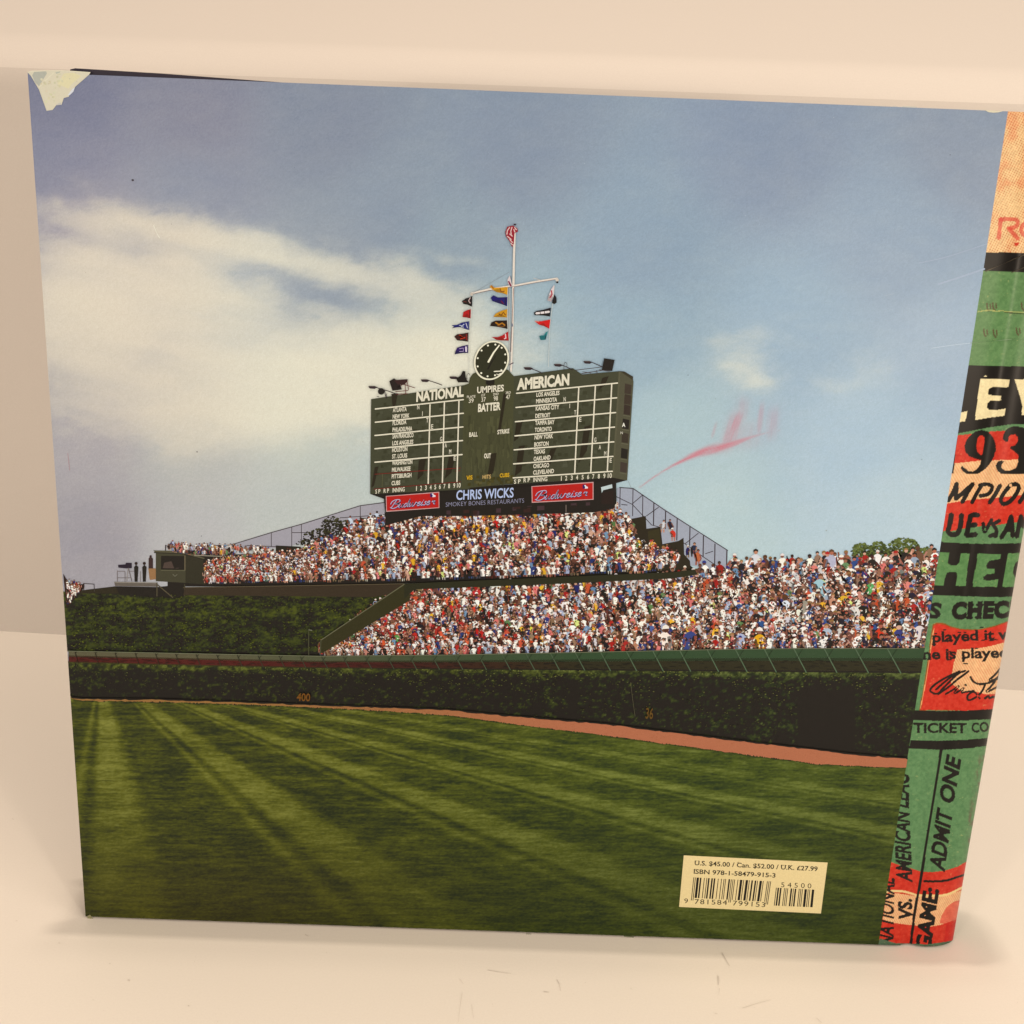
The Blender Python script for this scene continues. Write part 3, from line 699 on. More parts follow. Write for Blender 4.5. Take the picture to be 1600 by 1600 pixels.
# numbers on the ivy
K.text('400', (464, 1093.5), (485, 1094.5), 11.5, (118, 78, 34), z=3e-5, bold=.02)
K.text('36', (1008, 1121), (1019.5, 1122), 16, (102, 76, 38), z=3e-5, bold=.02)
K.line([(985, 1065), (988, 1090), (992, 1118)], .6, (96, 90, 66), z=3e-5)
for k in range(2600):     # lit ivy leaves
    x = random.uniform(112, 1418); y0 = fence_bot(x); y1 = track_top(x)
    t = random.random() ** 1.6; y = y0 + 1 + t * (y1 - y0 - 4)
    if (1246 < x < 1337 and y > 1078) or (889 < x < 903 and y > 1062): continue
    if fbm(np.array(x / 24.), np.array(y / 16.), 73, 3) < .44: continue
    s_ = random.uniform(.7, 1.5) * (.6 + .5 * x / 1440); a = random.uniform(0, 6.28)
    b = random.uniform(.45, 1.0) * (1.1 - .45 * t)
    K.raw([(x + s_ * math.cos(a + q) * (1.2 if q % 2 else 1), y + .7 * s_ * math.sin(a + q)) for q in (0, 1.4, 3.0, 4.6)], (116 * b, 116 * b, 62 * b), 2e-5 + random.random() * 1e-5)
for k in range(2200):     # juniper tufts on the slope
    x = random.uniform(110, 600); y = random.uniform(926, 1016)
    if y < 931 + 2 * math.sin(x / 9) or x > 502 + max(0, (1000 - y)) * 1.42: continue
    b = .5 + .7 * float(fbm(np.array(x / 26.), np.array(y / 9.), 62, 4)) + random.uniform(-.25, .25)
    L = random.uniform(1.5, 4)
    K.raw([(x, y), (x + L, y - random.uniform(0, 2)), (x + L * .8, y + .9)], (82 * b, 84 * b, 32 * b), 1e-6 + random.random() * 1e-5)
field = K.build('outfield_wall_print', jacket, 10, kind='stuff', photo=True)

# ---------------------------------------------------------------- bleachers and fences
K = Ink()
D1 = (40, 30, 24)
K.poly([(104, 925), (180, 916), (290, 918), (290, 928), (130, 927), (104, 934)], (58, 52, 38))
def area_(pairs, c, z):
    a = np.array(pairs, float); xx = np.unique(np.concatenate([np.arange(a[0, 0], a[-1, 0], 18), [a[-1, 0]]]))
    t = np.interp(xx, a[:, 0], a[:, 1]); b = np.interp(xx, a[:, 0], a[:, 2])
    for i in range(len(xx) - 1): K.poly([(xx[i], t[i]), (xx[i + 1], t[i + 1]), (xx[i + 1], b[i + 1]), (xx[i], b[i])], c, z)
area_([(500, 1018, 1024), (520, 1000, 1024), (570, 965, 1024), (640, 917, 1024), (880, 911, 1020), (1050, 900, 1017), (1160, 888, 1015), (1200, 880, 1015), (1290, 876, 1015), (1480, 868, 1015)], D1, 0)
area_([(262, 862, 916), (330, 858, 916), (360, 866, 916), (420, 866, 915), (470, 858, 914), (520, 846, 914), (560, 812, 913), (602, 800, 912), (930, 784, 904), (960, 790, 901), (985, 840, 900), (1060, 868, 896), (1085, 889, 892)], D1, 2e-6)
# chain-link fences
K.poly([(362, 851), (424, 832), (471, 819), (563, 790), (601, 785), (601, 812), (560, 822), (500, 842), (440, 856), (385, 858)], (160, 154, 158))
def seg(zf, pts, w, c=(62, 52, 50)): K.line(zf(pts), w, c)
for p in ([(362, 851), (424, 832)], [(424, 832), (471, 819)], [(471, 819), (563, 790)], [(563, 790), (601, 785)]): K.line(p, 1.2, (70, 58, 54))
for a, b in (((424, 832), (424, 854)), ((456, 823), (456, 854)), ((471, 819), (471, 850)), ((563, 790), (563, 812)), ((386, 852), (456, 855)), ((531, 809), (601, 804)), ((456, 832), (490, 832))): K.line([a, b], 1.1, (70, 60, 54))
K.poly([(964, 762), (989, 763), (1137, 860), (1136, 893), (1060, 880), (964, 800)], (158, 160, 168))
seg(c5, [(440, 108), (545, 115), (800, 290), (1285, 600)], 1.3)
for x, y0, y1 in ((445, 108, 260), (545, 115, 330), (622, 165, 350), (708, 225, 400), (800, 290, 430), (890, 350, 520), (990, 415, 560), (1095, 485, 650), (1185, 548, 760), (1278, 600, 765)):
    seg(c5, [(x, y0), (x - 3, y1)], 1.7 if x > 700 else 1.3)
seg(c5, [(412, 178), (540, 240), (690, 400), (760, 420)], 1.2); seg(c5, [(940, 540), (1080, 640), (1280, 775)], 1.2)
for a, b in (((540, 235), (622, 165)), ((650, 330), (745, 262)), ((955, 545), (1055, 465)), ((455, 240), (500, 245)), ((1110, 625), (1170, 605))): seg(c5, [a, b], 1.2)
K.poly([(978, 812), (1009, 806), (1010, 826), (1032, 823), (1035, 850), (1060, 845), (1068, 840), (1069, 866), (1078, 876), (1080, 898), (1040, 902), (1005, 872), (978, 845)], (56, 50, 32))
K.poly([(1012, 830), (1030, 826), (1033, 860), (1014, 850)], (64, 58, 38))
K.line([(1000, 892), (1036, 902)], 1, (96, 88, 64))
K.poly(c6([(150, 330), (430, 272), (615, 260), (860, 242), (1440, 215), (1545, 202), (1530, 300), (1300, 330), (600, 360), (150, 370)]), (134, 140, 150))
K.line(c6([(150, 332), (430, 272), (615, 260), (860, 242)]), 1.4, (78, 70, 64)); K.line(c6([(1440, 212), (1540, 202)]), 1.3, (70, 62, 56))
for x in (432, 455, 612, 780): K.line(c6([(x, 255), (x, 330)]), 1.8, (60, 48, 44))
def foliage(cx, cy, rx, ry, n, lo, hi, s, z=0.0):
    for k in range(n):
        a = random.uniform(0, 6.283); r = math.sqrt(random.random())
        x = cx + rx * r * math.cos(a); y = cy + ry * r * math.sin(a)
        q = s * random.uniform(.5, 1.3); t = min(1, max(0, .5 - (y - cy) / ry * .35 + random.uniform(-.45, .4)))
        n_ = random.choice((5, 6, 7)); ph = random.random() * 6
        K.raw([(x + q * random.uniform(.6, 1.1) * math.cos(ph + i * 6.283 / n_), y + .75 * q * random.uniform(.6, 1.1) * math.sin(ph + i * 6.283 / n_)) for i in range(n_)], mixc(lo, hi, t), z + 2.4e-5 + k * 3e-8)
for cx, cy, rx, ry, n in ((1347, 862, 17, 13, 170), (1373, 860, 15, 13, 160), (1412, 858, 25, 18, 340), (1446, 868, 12, 13, 100), (1390, 870, 44, 9, 160)):
    foliage(cx, cy, rx, ry, n, (42, 48, 20), (108, 118, 60), 2.7, 5e-6)
for cx, cy, rx, ry, n in ((519, 822, 17, 15, 190), (498, 838, 24, 12, 170), (545, 822, 20, 9, 110), (574, 816, 20, 7, 90), (478, 848, 16, 6, 50)):
    foliage(cx, cy, rx, ry, n, (30, 26, 18), (72, 70, 44), 2.2, 6e-6)
# camera booth
WDC = (74, 70, 52)
K.poly(c3([(372, 372), (578, 374), (578, 580), (372, 568)]), WDC, 1e-5); K.poly(c3([(578, 374), (700, 408), (716, 592), (578, 580)]), (60, 56, 42), 1e-5)
K.poly(c3([(408, 392), (570, 394), (570, 492), (408, 488)]), (34, 26, 22), 1.1e-5)
K.poly(c3([(430, 440), (480, 430), (520, 445), (530, 480), (420, 478)]), (84, 70, 60), 1.2e-5); K.poly(c3([(480, 430), (530, 425), (560, 470), (500, 480)]), (48, 36, 34), 1.3e-5)
K.line(c3([(408, 492), (575, 494)]), 1.4, (96, 92, 68), z=1.2e-5); K.line(c3([(574, 392), (574, 492)]), 1.6, (110, 98, 74), z=1.2e-5)
K.poly(c3([(355, 355), (560, 358), (715, 408), (700, 416), (556, 376), (368, 370)]), (92, 86, 64), 1.5e-5); K.line(c3([(360, 370), (556, 378), (700, 416)]), 1.2, (40, 34, 26), z=1.6e-5)
K.line(c3([(490, 520), (505, 535), (520, 522)]), .9, (120, 116, 96), z=1.5e-5)
K.poly(c3([(95, 605), (375, 610), (575, 590), (575, 672), (480, 685), (120, 664)]), (38, 30, 24), 1e-5)
K.poly(c3([(82, 572), (378, 578), (382, 606), (90, 602)]), (106, 96, 84), 1.2e-5); K.line(c3([(82, 575), (378, 580)]), .8, (160, 150, 134), z=1.3e-5)
K.line(c3([(380, 590), (490, 682)]), 1.5, (92, 82, 60), z=1.4e-5); K.line(c3([(380, 580), (380, 672)]), 1.8, (84, 76, 56), z=1.4e-5); K.line(c3([(572, 590), (572, 672)]), 1.6, (80, 74, 54), z=1.4e-5)
for p in ([(105, 495), (105, 572)], [(105, 500), (158, 500)], [(105, 545), (200, 545)], [(158, 500), (158, 572)], [(265, 500), (265, 572)], [(190, 500), (240, 500)]): K.line(c3(p), .8, (120, 108, 100), z=1.5e-5)
for cx in (235, 292):
    K.poly(c3([(cx - 14, 470), (cx, 455), (cx + 16, 470), (cx + 13, 520), (cx + 10, 572), (cx - 10, 572), (cx - 12, 520)]), (46, 34, 36), 1.6e-5); K.disk(c3([(cx, 445)])[0], 2.4, (58, 40, 36), z=1.7e-5)
K.poly(c3([(110, 455), (160, 452), (165, 440), (205, 442), (205, 478), (165, 480), (112, 474)]), (54, 46, 50), 1.6e-5); K.line(c3([(180, 478), (170, 570)]), 1, (150, 138, 128), z=1.6e-5); K.line(c3([(182, 478), (206, 570)]), 1, (110, 98, 90), z=1.6e-5)
K.poly(c3([(322, 410), (335, 395), (352, 412), (352, 480), (322, 480)]), (70, 54, 48), 1.6e-5); K.disk(c3([(336, 396)])[0], 1.8, (64, 44, 40), z=1.7e-5)
K.poly(c3([(320, 478), (372, 480), (372, 555), (330, 560)]), (150, 112, 74), 1.5e-5)
K.line(c3([(440, 318), (440, 354)]), 1.4, (60, 48, 44), z=1.5e-5); K.line(c3([(640, 388), (1100, 408)]), 1.3, (150, 140, 120), z=1.5e-5)
K.line(c3([(440, 322), (620, 325), (880, 318)]), .8, (96, 84, 78), z=1.4e-5)
K.line([(205, 797 + 6), (205, 803)], .5, (100, 90, 90))
K.poly([(431, 852), (470, 854), (470, 872), (458, 872), (431, 866)], (52, 48, 34), 1.4e-5)
# left edge: distant stand
K.poly([(99, 896), (103, 903), (112, 915), (132, 912), (132, 918), (106, 948), (104, 948)], (58, 40, 36), 1e-6)
K.line([(131, 911), (131, 922)], 1, (74, 66, 60)); K.line([(131, 911.5), (147, 912.5)], 1, (74, 66, 60)); K.line([(147, 912), (148, 924)], 1, (74, 66, 60))
bleach = K.build('bleacher_print', jacket, 3, photo=True)

# ---------------------------------------------------------------- crowd
K = Ink()
SHIRT = [((240, 230, 214), 32), ((206, 198, 192), 9), ((160, 168, 184), 7), ((164, 46, 38), 6), ((190, 82, 48), 3), ((52, 60, 104), 7), ((40, 32, 38), 17), ((214, 120, 110), 4),
         ((222, 168, 52), 3), ((96, 124, 78), 1.6), ((140, 110, 84), 7), ((104, 68, 52), 9), ((112, 140, 166), 2.5), ((206, 214, 120), .8)]
SC_, SW_ = [c for c, _ in SHIRT], [w for _, w in SHIRT]
SKIN = [(182, 128, 102), (152, 102, 80), (122, 80, 62), (200, 150, 124), (88, 56, 44), (162, 94, 72)]
HAIR = [(46, 28, 22), (60, 38, 26), (32, 22, 22), (96, 64, 40), (150, 112, 66)]
CAPC = [(232, 220, 206), (50, 60, 120), (170, 44, 38), (226, 214, 196), (40, 34, 40)]
def jit(c, a=10): q = random.uniform(-a, a); return tuple(min(248, max(6, v + q + random.uniform(-4, 4))) for v in c)
pid = 0
def person(x, y, s, z, shirt=None, stand=False, legs=True):
    """x, y: base of the torso; s: shoulder width"""
    global pid
    pid += 1; z = max(0, (y - 780)) * 4e-7 + (pid % 5) * 1.1e-7; q_ = 4.2e-7
    lean = random.uniform(-.22, .22) * s; h = s * random.uniform(.78, 1.15) * (1.12 if stand else 1)
    sh = shirt or random.choices(SC_, SW_)[0]; sk = jit(random.choice(SKIN), 12); bare = random.random() < .05
    c = sk if bare else jit(sh, 9); w = s * random.uniform(.30, .48)
    if legs:
        lc = random.choice([sk, sk, (70, 66, 72), (126, 104, 78), (48, 42, 44), (190, 180, 164), (60, 70, 104)]); L = s * (random.uniform(.5, .8) if stand else random.uniform(.3, .55))
        for sd in (-1, 1):
            K.raw([(x + sd * w * .15, y - .1 * s), (x + sd * w * .85, y - .1 * s), (x + sd * w * .7 + random.uniform(-.1, .1) * s, y + L), (x + sd * w * .3, y + L)], jit(lc, 6), z)
    tx, ty = x + lean, y - h
    tors = [(x - w * .8, y + .1 * s), (x - w * .95, y - h * .45), (tx - w * .95, ty + .22 * s), (tx - w * .45, ty + .04 * s), (tx, ty - .03 * s), (tx + w * .5, ty + .04 * s), (tx + w, ty + .24 * s), (x + w * .95, y - h * .4), (x + w * .75, y + .1 * s)]
    K.raw(tors, c, z + q_)
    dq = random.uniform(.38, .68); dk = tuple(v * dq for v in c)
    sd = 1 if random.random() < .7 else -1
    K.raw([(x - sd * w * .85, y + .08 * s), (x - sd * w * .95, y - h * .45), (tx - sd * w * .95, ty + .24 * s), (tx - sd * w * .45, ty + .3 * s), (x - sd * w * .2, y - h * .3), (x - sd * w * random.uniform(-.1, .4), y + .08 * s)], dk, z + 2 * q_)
    aq = random.uniform(.7, 1.08); sk2 = tuple(min(240, v * aq) for v in sk)
    for q in (-1, 1):
        if random.random() < .85:
            ex = x + q * w * random.uniform(1.0, 1.45); ey = y - h * random.uniform(.2, .5)
            hx = x + q * w * random.uniform(.0, .9); hy = y - h * random.uniform(-.05, .35)
            if random.random() < .08: hx, hy = x + q * w * 1.6, ty - s * .25
            K.raw(ribbon([(tx + q * w * .85, ty + .3 * s), (ex, ey), (hx, hy)], s * .2, s * .13, cap=False), sk2, z + 3 * q_)
    hx, hy = tx + random.uniform(-.1, .1) * s, ty - s * .2; r = s * random.uniform(.155, .205)
    a = [i * 6.283 / 7 for i in range(7)]
    K.raw([(hx + r * math.cos(t), hy + r * 1.2 * math.sin(t)) for t in a], sk, z + 4 * q_)
    if random.random() < .22:
        cc = jit(random.choices(CAPC, (6, 2, 1, 3, 1))[0], 8)
        K.raw([(hx - r * 1.15, hy - r * .15), (hx - r * .9, hy - r * .95), (hx, hy - r * 1.45), (hx + r * .95, hy - r * .95), (hx + r * 1.1, hy - r * .2), (hx + r * random.choice((.2, 1.6, -1.6)), hy + r * .02)], cc, z + 5 * q_)
    else:
        cc = jit(random.choice(HAIR), 6)
        K.raw([(hx - r * 1.05, hy + r * .3), (hx - r * 1.0, hy - r * .8), (hx, hy - r * 1.35), (hx + r, hy - r * .8), (hx + r * 1.05, hy + r * random.uniform(-.1, .6)), (hx + r * .4, hy - r * .3), (hx - r * .3, hy - r * .3)], cc, z + 5 * q_)
row = 0
def rows(x0, x1, top, bot, size, dens=1.0, step=.72, skip=None, pal=None):
    """fill the area between the curves top(x) and bot(x) with seated rows"""
    global row
    hmax = max(bot(x) - top(x) for x in np.linspace(x0, x1, 40))
    n = max(1, int(hmax / (size((x0 + x1) / 2) * step)))
    for r in range(n + 1):
        x = x0 + random.uniform(0, 4)
        z = row * 3.0e-6
        while x < x1:
            s = size(x); f = r / n
            y = top(x) + (bot(x) - top(x)) * f + random.uniform(-.32, .32) * s * (f < .97)
            if (bot(x) - top(x)) < (n - r) * s * step * .0 - 1: pass
            if random.random() < dens and not (skip and skip(x, y)):
                person(x, y - .15 * s, s * random.uniform(.85, 1.15), z, shirt=pal(x, y) if pal else None)
            x += s * random.uniform(.5, 1.05)
        row += 1
# far-left fragment
rows(104, 126, itp((104, 912), (126, 916)), itp((104, 942), (110, 942), (126, 920)), lambda x: 4.6, .9)
# upper deck, small top tier at left
rows(264, 300, itp((264, 853), (300, 856)), itp((264, 860), (300, 866)), lambda x: 5.2, .95)
rows(305, 345, itp((305, 855), (345, 858)), itp((305, 866), (345, 866)), lambda x: 5.4, .9)
rows(345, 425, itp((345, 857), (425, 862)), itp((345, 866), (425, 872)), lambda x: 5.6, .75)
up_top = itp((318, 884), (350, 880), (400, 872), (440, 872), (470, 866), (500, 850), (540, 838), (565, 822), (610, 814), (700, 810), (800, 806), (930, 802), (975, 812), (1000, 838), (1030, 858), (1060, 868))
up_bot = itp((318, 910), (640, 904), (900, 896), (1000, 889), (1060, 881))
def upal(x, y):
    if 690 < x < 770 and y < 850 and random.random() < .3: return (226, 164, 48)
    if x < 420 and random.random() < .25: return (176, 60, 44)
    return None
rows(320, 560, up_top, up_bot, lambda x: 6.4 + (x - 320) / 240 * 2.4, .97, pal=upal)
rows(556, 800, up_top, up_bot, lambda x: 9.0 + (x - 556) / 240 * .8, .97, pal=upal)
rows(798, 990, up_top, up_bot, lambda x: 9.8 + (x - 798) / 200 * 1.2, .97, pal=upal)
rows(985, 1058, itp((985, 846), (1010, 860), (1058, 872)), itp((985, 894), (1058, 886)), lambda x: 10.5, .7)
for x, y, s, c in ((548, 818, 9, (200, 206, 212)), (627, 822, 12, (196, 208, 214)), (655, 826, 9, (236, 224, 206)), (673, 818, 11, (220, 214, 214)), (687, 820, 10, (232, 222, 210)), (705, 824, 10, (236, 222, 206)), (655, 862, 13, (226, 160, 50)), (670, 858, 11, (52, 74, 130)),
                   (577, 816, 9, (206, 200, 196)), (590, 812, 9, (190, 198, 210)), (777, 826, 13, (196, 40, 36)), (682, 848, 9, (226, 170, 60)), (741, 838, 10, (232, 222, 206)), (952, 802, 11, (222, 160, 46)), (956, 812, 13, (228, 164, 40)), (971, 828, 15, (170, 186, 198)), (944, 796, 10, (170, 44, 36)),
                   (962, 790, 9, (236, 224, 204)), (1020, 858, 13, (228, 166, 44)), (1033, 880, 13, (230, 220, 204)), (1051, 890, 10, (206, 196, 184)), (1052, 838, 10, (196, 56, 42)), (1048, 826, 9, (50, 48, 52)), (1035, 826, 9, (200, 200, 196)), (1083, 864, 10, (60, 60, 76)), (1090, 876, 12, (190, 110, 70)),
                   (1074, 866, 9, (46, 52, 90)), (885, 802, 9, (236, 224, 206)), (964, 846, 11, (188, 44, 38))):
    person(x, y, s, row * 3e-6, shirt=c, stand=True)
row += 1
for k in range(46):       # people standing under the scoreboard
    x = 606 + 325 * (k + random.random()) / 46
    person(x, 823 - (x - 606) * .034 + random.uniform(-3, 5), random.uniform(8, 10.5), 0, shirt=random.choice([(236, 224, 208), (224, 214, 204), (60, 44, 44), (196, 200, 208), (170, 50, 44), (40, 34, 40), (206, 150, 60)]), stand=True)
# lower deck
lo_top = itp((510, 1012), (560, 972), (600, 940), (640, 928), (720, 926), (800, 925), (900, 922), (1000, 916), (1060, 908), (1150, 896), (1250, 888), (1300, 888), (1480, 880))
lo_bot = itp((500, 1024), (640, 1024), (860, 1020), (1100, 1015), (1480, 1014))
def fold_x(y): return 1575 - 203 * (y - 173) / 1305.
def lskip(x, y): return x > fold_x(y) + 4 or x < 502 + max(0, 1000 - y) * 1.25
def lpal(x, y):
    if x > 1150 and random.random() < .22: return random.choice([(50, 50, 64), (64, 84, 130), (44, 40, 44), (98, 70, 56)])
    if x < 760 and random.random() < .16: return random.choice([(196, 70, 46), (186, 52, 44), (214, 96, 60)])
    return None
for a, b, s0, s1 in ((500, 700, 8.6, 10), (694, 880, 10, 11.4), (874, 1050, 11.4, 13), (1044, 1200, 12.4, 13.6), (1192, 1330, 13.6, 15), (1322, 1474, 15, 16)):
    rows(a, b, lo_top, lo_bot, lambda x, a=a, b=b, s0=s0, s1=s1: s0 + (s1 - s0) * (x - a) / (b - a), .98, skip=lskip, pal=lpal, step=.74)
for x, y, s, c in ((656, 932, 12, (132, 110, 78)), (606, 948, 11, (236, 224, 206)), (598, 952, 10, (56, 130, 92)), (680, 940, 11, (234, 224, 206)), (730, 934, 13, (222, 216, 208)), (692, 966, 11, (206, 40, 34)), (668, 996, 14, (112, 98, 76)), (620, 1004, 10, (86, 140, 70)),
                   (828, 990, 12, (212, 206, 66)), (796, 960, 12, (176, 186, 196)), (916, 918, 11, (220, 158, 40)), (1183, 912, 19, (226, 218, 206)), (1207, 918, 15, (56, 72, 128)), (1297, 890, 22, (168, 168, 178)), (1283, 930, 24, (158, 186, 190)), (1357, 930, 17, (88, 156, 92)),
                   (1228, 960, 22, (220, 220, 222)), (1255, 962, 20, (156, 144, 124)), (1418, 892, 20, (240, 232, 214)), (1392, 900, 16, (56, 70, 116)), (1404, 908, 20, (116, 116, 104)), (1340, 950, 20, (46, 44, 60)), (1336, 984, 14, (192, 172, 128)), (1186, 1014, 26, (226, 168, 34)),
                   (1372, 1006, 22, (206, 64, 32)), (1386, 1006, 18, (214, 58, 30)), (1408, 1008, 24, (62, 62, 112)), (1075, 1014, 22, (60, 70, 116)), (1042, 1014, 24, (236, 222, 200)), (1020, 996, 20, (78, 92, 138)), (1105, 1012, 16, (220, 206, 130)), (1155, 1014, 20, (174, 180, 198)),
                   (1130, 946, 12, (238, 230, 214)), (1186, 972, 15, (188, 202, 208)), (1270, 1000, 16, (196, 44, 38)), (1292, 1000, 17, (176, 184, 196)), (1432, 900, 14, (236, 226, 210)), (1345, 890, 12, (120, 60, 44)), (1150, 890, 15, (60, 54, 56)), (1145, 888, 17, (226, 220, 210)), (1180, 888, 20, (214, 212, 212)), (1100, 900, 18, (236, 228, 212)), (1085, 906, 14, (238, 226, 206))):
    person(x, y, s, 0, shirt=c, stand=True, legs=y < 990)
SH_ = [(30, 24, 22), (44, 32, 28), (236, 224, 206), (226, 212, 196), (172, 114, 90), (144, 92, 70), (112, 72, 56), (184, 60, 46), (60, 44, 40), (212, 150, 120), (70, 76, 110), (200, 196, 196)]
for k in range(9500):      # elbows, knees, bags, cups and the gaps between people
    x = random.uniform(330, 1462)
    if random.random() < .38 and x < 1050: y0, y1 = float(up_top(x)), float(up_bot(x)) - 3
    else:
        if x < 515: continue
        y0, y1 = float(lo_top(x)) - 4, float(lo_bot(x)) - 2
    y = random.uniform(y0, y1)
    if y > 925 and x < 508 + max(0, 1000 - y) * 1.25 or x > fold_x(y) - 1: continue
    s_ = (3.0 + 4.0 * (x - 330) / 1130) * random.uniform(.35, 1.0); a = random.uniform(0, 3.14); w_ = s_ * random.uniform(.25, .6)
    dx_, dy_ = math.cos(a), math.sin(a)
    c_ = jit(random.choices(SH_, (17, 13, 12, 6, 8, 8, 8, 3, 9, 4, 3, 3))[0], 8)
    K.raw([(x - dx_ * s_ / 2, y - dy_ * s_ / 2), (x - dy_ * w_ / 2, y + dx_ * w_ / 2), (x + dx_ * s_ / 2, y + dy_ * s_ / 2), (x + dy_ * w_ * .6, y - dx_ * w_ * .6)], c_, max(0, y + 15 - 780) * 4e-7 + 1e-6 + random.random() * 1e-6)
crowd = K.build('crowd_print', jacket, 5, kind='stuff', photo=True)
crowd['label'] = 'printed crowd of fans in bright shirts filling the bleachers'

# ---------------------------------------------------------------- scoreboard
K = Ink()
FR = (74, 73, 54)
K.poly(a2([(65, 805), (105, 820), (150, 835), (1330, 765), (1460, 730), (1385, 715)]), (44, 38, 26))
# structure below: concourse, columns
K.poly(a2([(138, 812), (1310, 735), (1400, 735), (1400, 850), (1390, 880), (1280, 905), (600, 925), (345, 925), (150, 975), (148, 905)]), (44, 32, 28))
for k in range(26):
    x = random.uniform(450, 1240); y = random.uniform(862, 905) - (x - 450) * .035; w_ = random.uniform(12, 40)
    K.poly(a2([(x, y), (x + w_, y - 2), (x + w_, y + 22), (x, y + 24)]), random.choice([(34, 24, 22), (64, 48, 40), (74, 58, 56), (52, 40, 30)]))
for x, y0, y1 in ((620, 880, 975), (1128, 865, 905), (150, 900, 975)): K.line(a2([(x, y0), (x, y1)]), 1.6, (108, 96, 84) if x > 1000 else (30, 22, 18))
K.poly(a2([(1318, 768), (1378, 752), (1380, 772), (1330, 784), (1322, 800)]), (186, 196, 192))
K.poly(a2([(1384, 738), (1400, 736), (1402, 860), (1386, 860)]), (40, 34, 26)); K.poly(a2([(1320, 800), (1385, 785), (1385, 860), (1320, 860)]), (54, 40, 34))
# faces
K.poly(a2([(70, 290), (600, 210), (604, 780), (65, 805)]), FR)
K.poly(a2([(845, 165), (1165, 122), (1215, 156), (1420, 138), (1440, 150), (1385, 715), (838, 752)]), FR)
K.poly(a2([(1420, 138), (1490, 178), (1494, 195), (1460, 732), (1383, 716)]), (86, 82, 62))
K.poly(a2([(1420, 138), (1445, 140), (1492, 168), (1490, 186)]), (66, 60, 44))
K.poly(a2([(1414, 142), (1424, 140), (1388, 716), (1378, 716)]), (92, 88, 66))
for x, y, c in ((1448, 205, (70, 60, 48)), (1446, 262, (68, 58, 46)), (1443, 318, (64, 54, 44)), (1436, 395, (36, 26, 22)), (1432, 470, (66, 58, 46)), (1428, 555, (34, 24, 22)), (1424, 630, (72, 62, 52))):
    K.poly(a2([(x, y), (x + 36, y + 8), (x + 32, y + 60), (x - 3, y + 54)]), c)
    K.line(a2([(x - 4, y + 60), (x + 34, y + 66)]), 1.0, (102, 98, 76))
K.text('A', a2([(1432, 440)])[0], a2([(1450, 440)])[0], 6, (232, 226, 206), bold=.03)
K.text('N', a2([(1424, 480)])[0], a2([(1436, 480)])[0], 4, (220, 212, 190))
# centre face with clock hump
K.poly(a2([(572, 215), (600, 205), (606, 175), (622, 152), (650, 140), (720, 140), (790, 124), (815, 132), (832, 152), (845, 166), (838, 750), (562, 775)]), (78, 76, 52))
rg = random.Random(5)
for k in range(520):       # panel shutters of the boards
    if rg.random() < .5: x = rg.uniform(95, 540); tp = 300 - (x - 95) * .1; bt_ = 770 - (x - 95) * .06; c0 = FR
    else: x = rg.uniform(862, 1370); tp = 262 - (x - 862) * .1; bt_ = 708 - (x - 862) * .07; c0 = FR
    y = rg.uniform(tp, bt_ - 25); w_ = rg.uniform(12, 26); d = rg.uniform(-11, 9)
    K.poly(a2([(x, y), (x + w_, y - w_ * .08), (x + w_, y + 18 - w_ * .08), (x, y + 18)]), tuple(v + d for v in c0))
for k in range(90):
    x = rg.uniform(575, 825); y = rg.uniform(370, 700); w_ = rg.uniform(5, 22); d = rg.uniform(-7, 9)
    K.poly(a2([(x, y), (x + w_, y - 1), (x + w_ - 2, y + rg.uniform(30, 90)), (x - 2, y + rg.uniform(30, 60))]), (78 + d, 76 + d, 52 + d * .6))
for k in range(34):
    x = rg.uniform(560, 828); y = 708 - (x - 560) * .06 + rg.uniform(0, 46); d = rg.uniform(-16, 12)
    K.poly(a2([(x, y), (x + 16, y - 1), (x + 16, y + 14), (x, y + 15)]), (84 + d, 78 + d, 46 + d))
# lamp shadows across the faces
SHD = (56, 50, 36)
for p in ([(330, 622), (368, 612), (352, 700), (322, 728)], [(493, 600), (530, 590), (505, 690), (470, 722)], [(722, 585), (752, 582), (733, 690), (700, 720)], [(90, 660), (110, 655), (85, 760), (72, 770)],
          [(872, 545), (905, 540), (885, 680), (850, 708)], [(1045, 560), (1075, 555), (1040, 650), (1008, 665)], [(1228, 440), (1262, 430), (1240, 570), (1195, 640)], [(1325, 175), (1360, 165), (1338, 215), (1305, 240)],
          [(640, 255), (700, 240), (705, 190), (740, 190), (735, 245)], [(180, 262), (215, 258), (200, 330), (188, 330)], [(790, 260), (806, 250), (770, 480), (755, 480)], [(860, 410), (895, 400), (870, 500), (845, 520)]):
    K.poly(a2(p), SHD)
WH = (222, 211, 184)
for a, b in (((92, 343), (572, 292)), ((92, 415), (572, 366)), ((90, 487), (570, 440)), ((90, 559), (568, 514)), ((90, 632), (565, 590)),
             ((858, 258), (1408, 202)), ((855, 335), (1404, 282)), ((852, 412), (1398, 362)), ((850, 489), (1392, 441)), ((845, 565), (1388, 521)), ((842, 641), (1384, 600)), ((840, 717), (1380, 681)),
             ((390, 318), (380, 748)), ((468, 308), (457, 742)), ((547, 300), (536, 737)), ((1197, 228), (1175, 690)), ((1287, 218), (1262, 684)), ((1376, 208), (1352, 678))):
    K.line(a2([a, b]), 2.0, WH, z=2e-5)
for a, b in (((90, 697), (555, 663)), ((85, 778), (555, 738)), ((530, 680), (552, 678))): K.line(a2([a, b]), 1.0, (120, 34, 22), z=1.5e-5)
K.line(a2([(132, 695), (130, 765)]), .8, (100, 96, 66), z=1.5e-5)
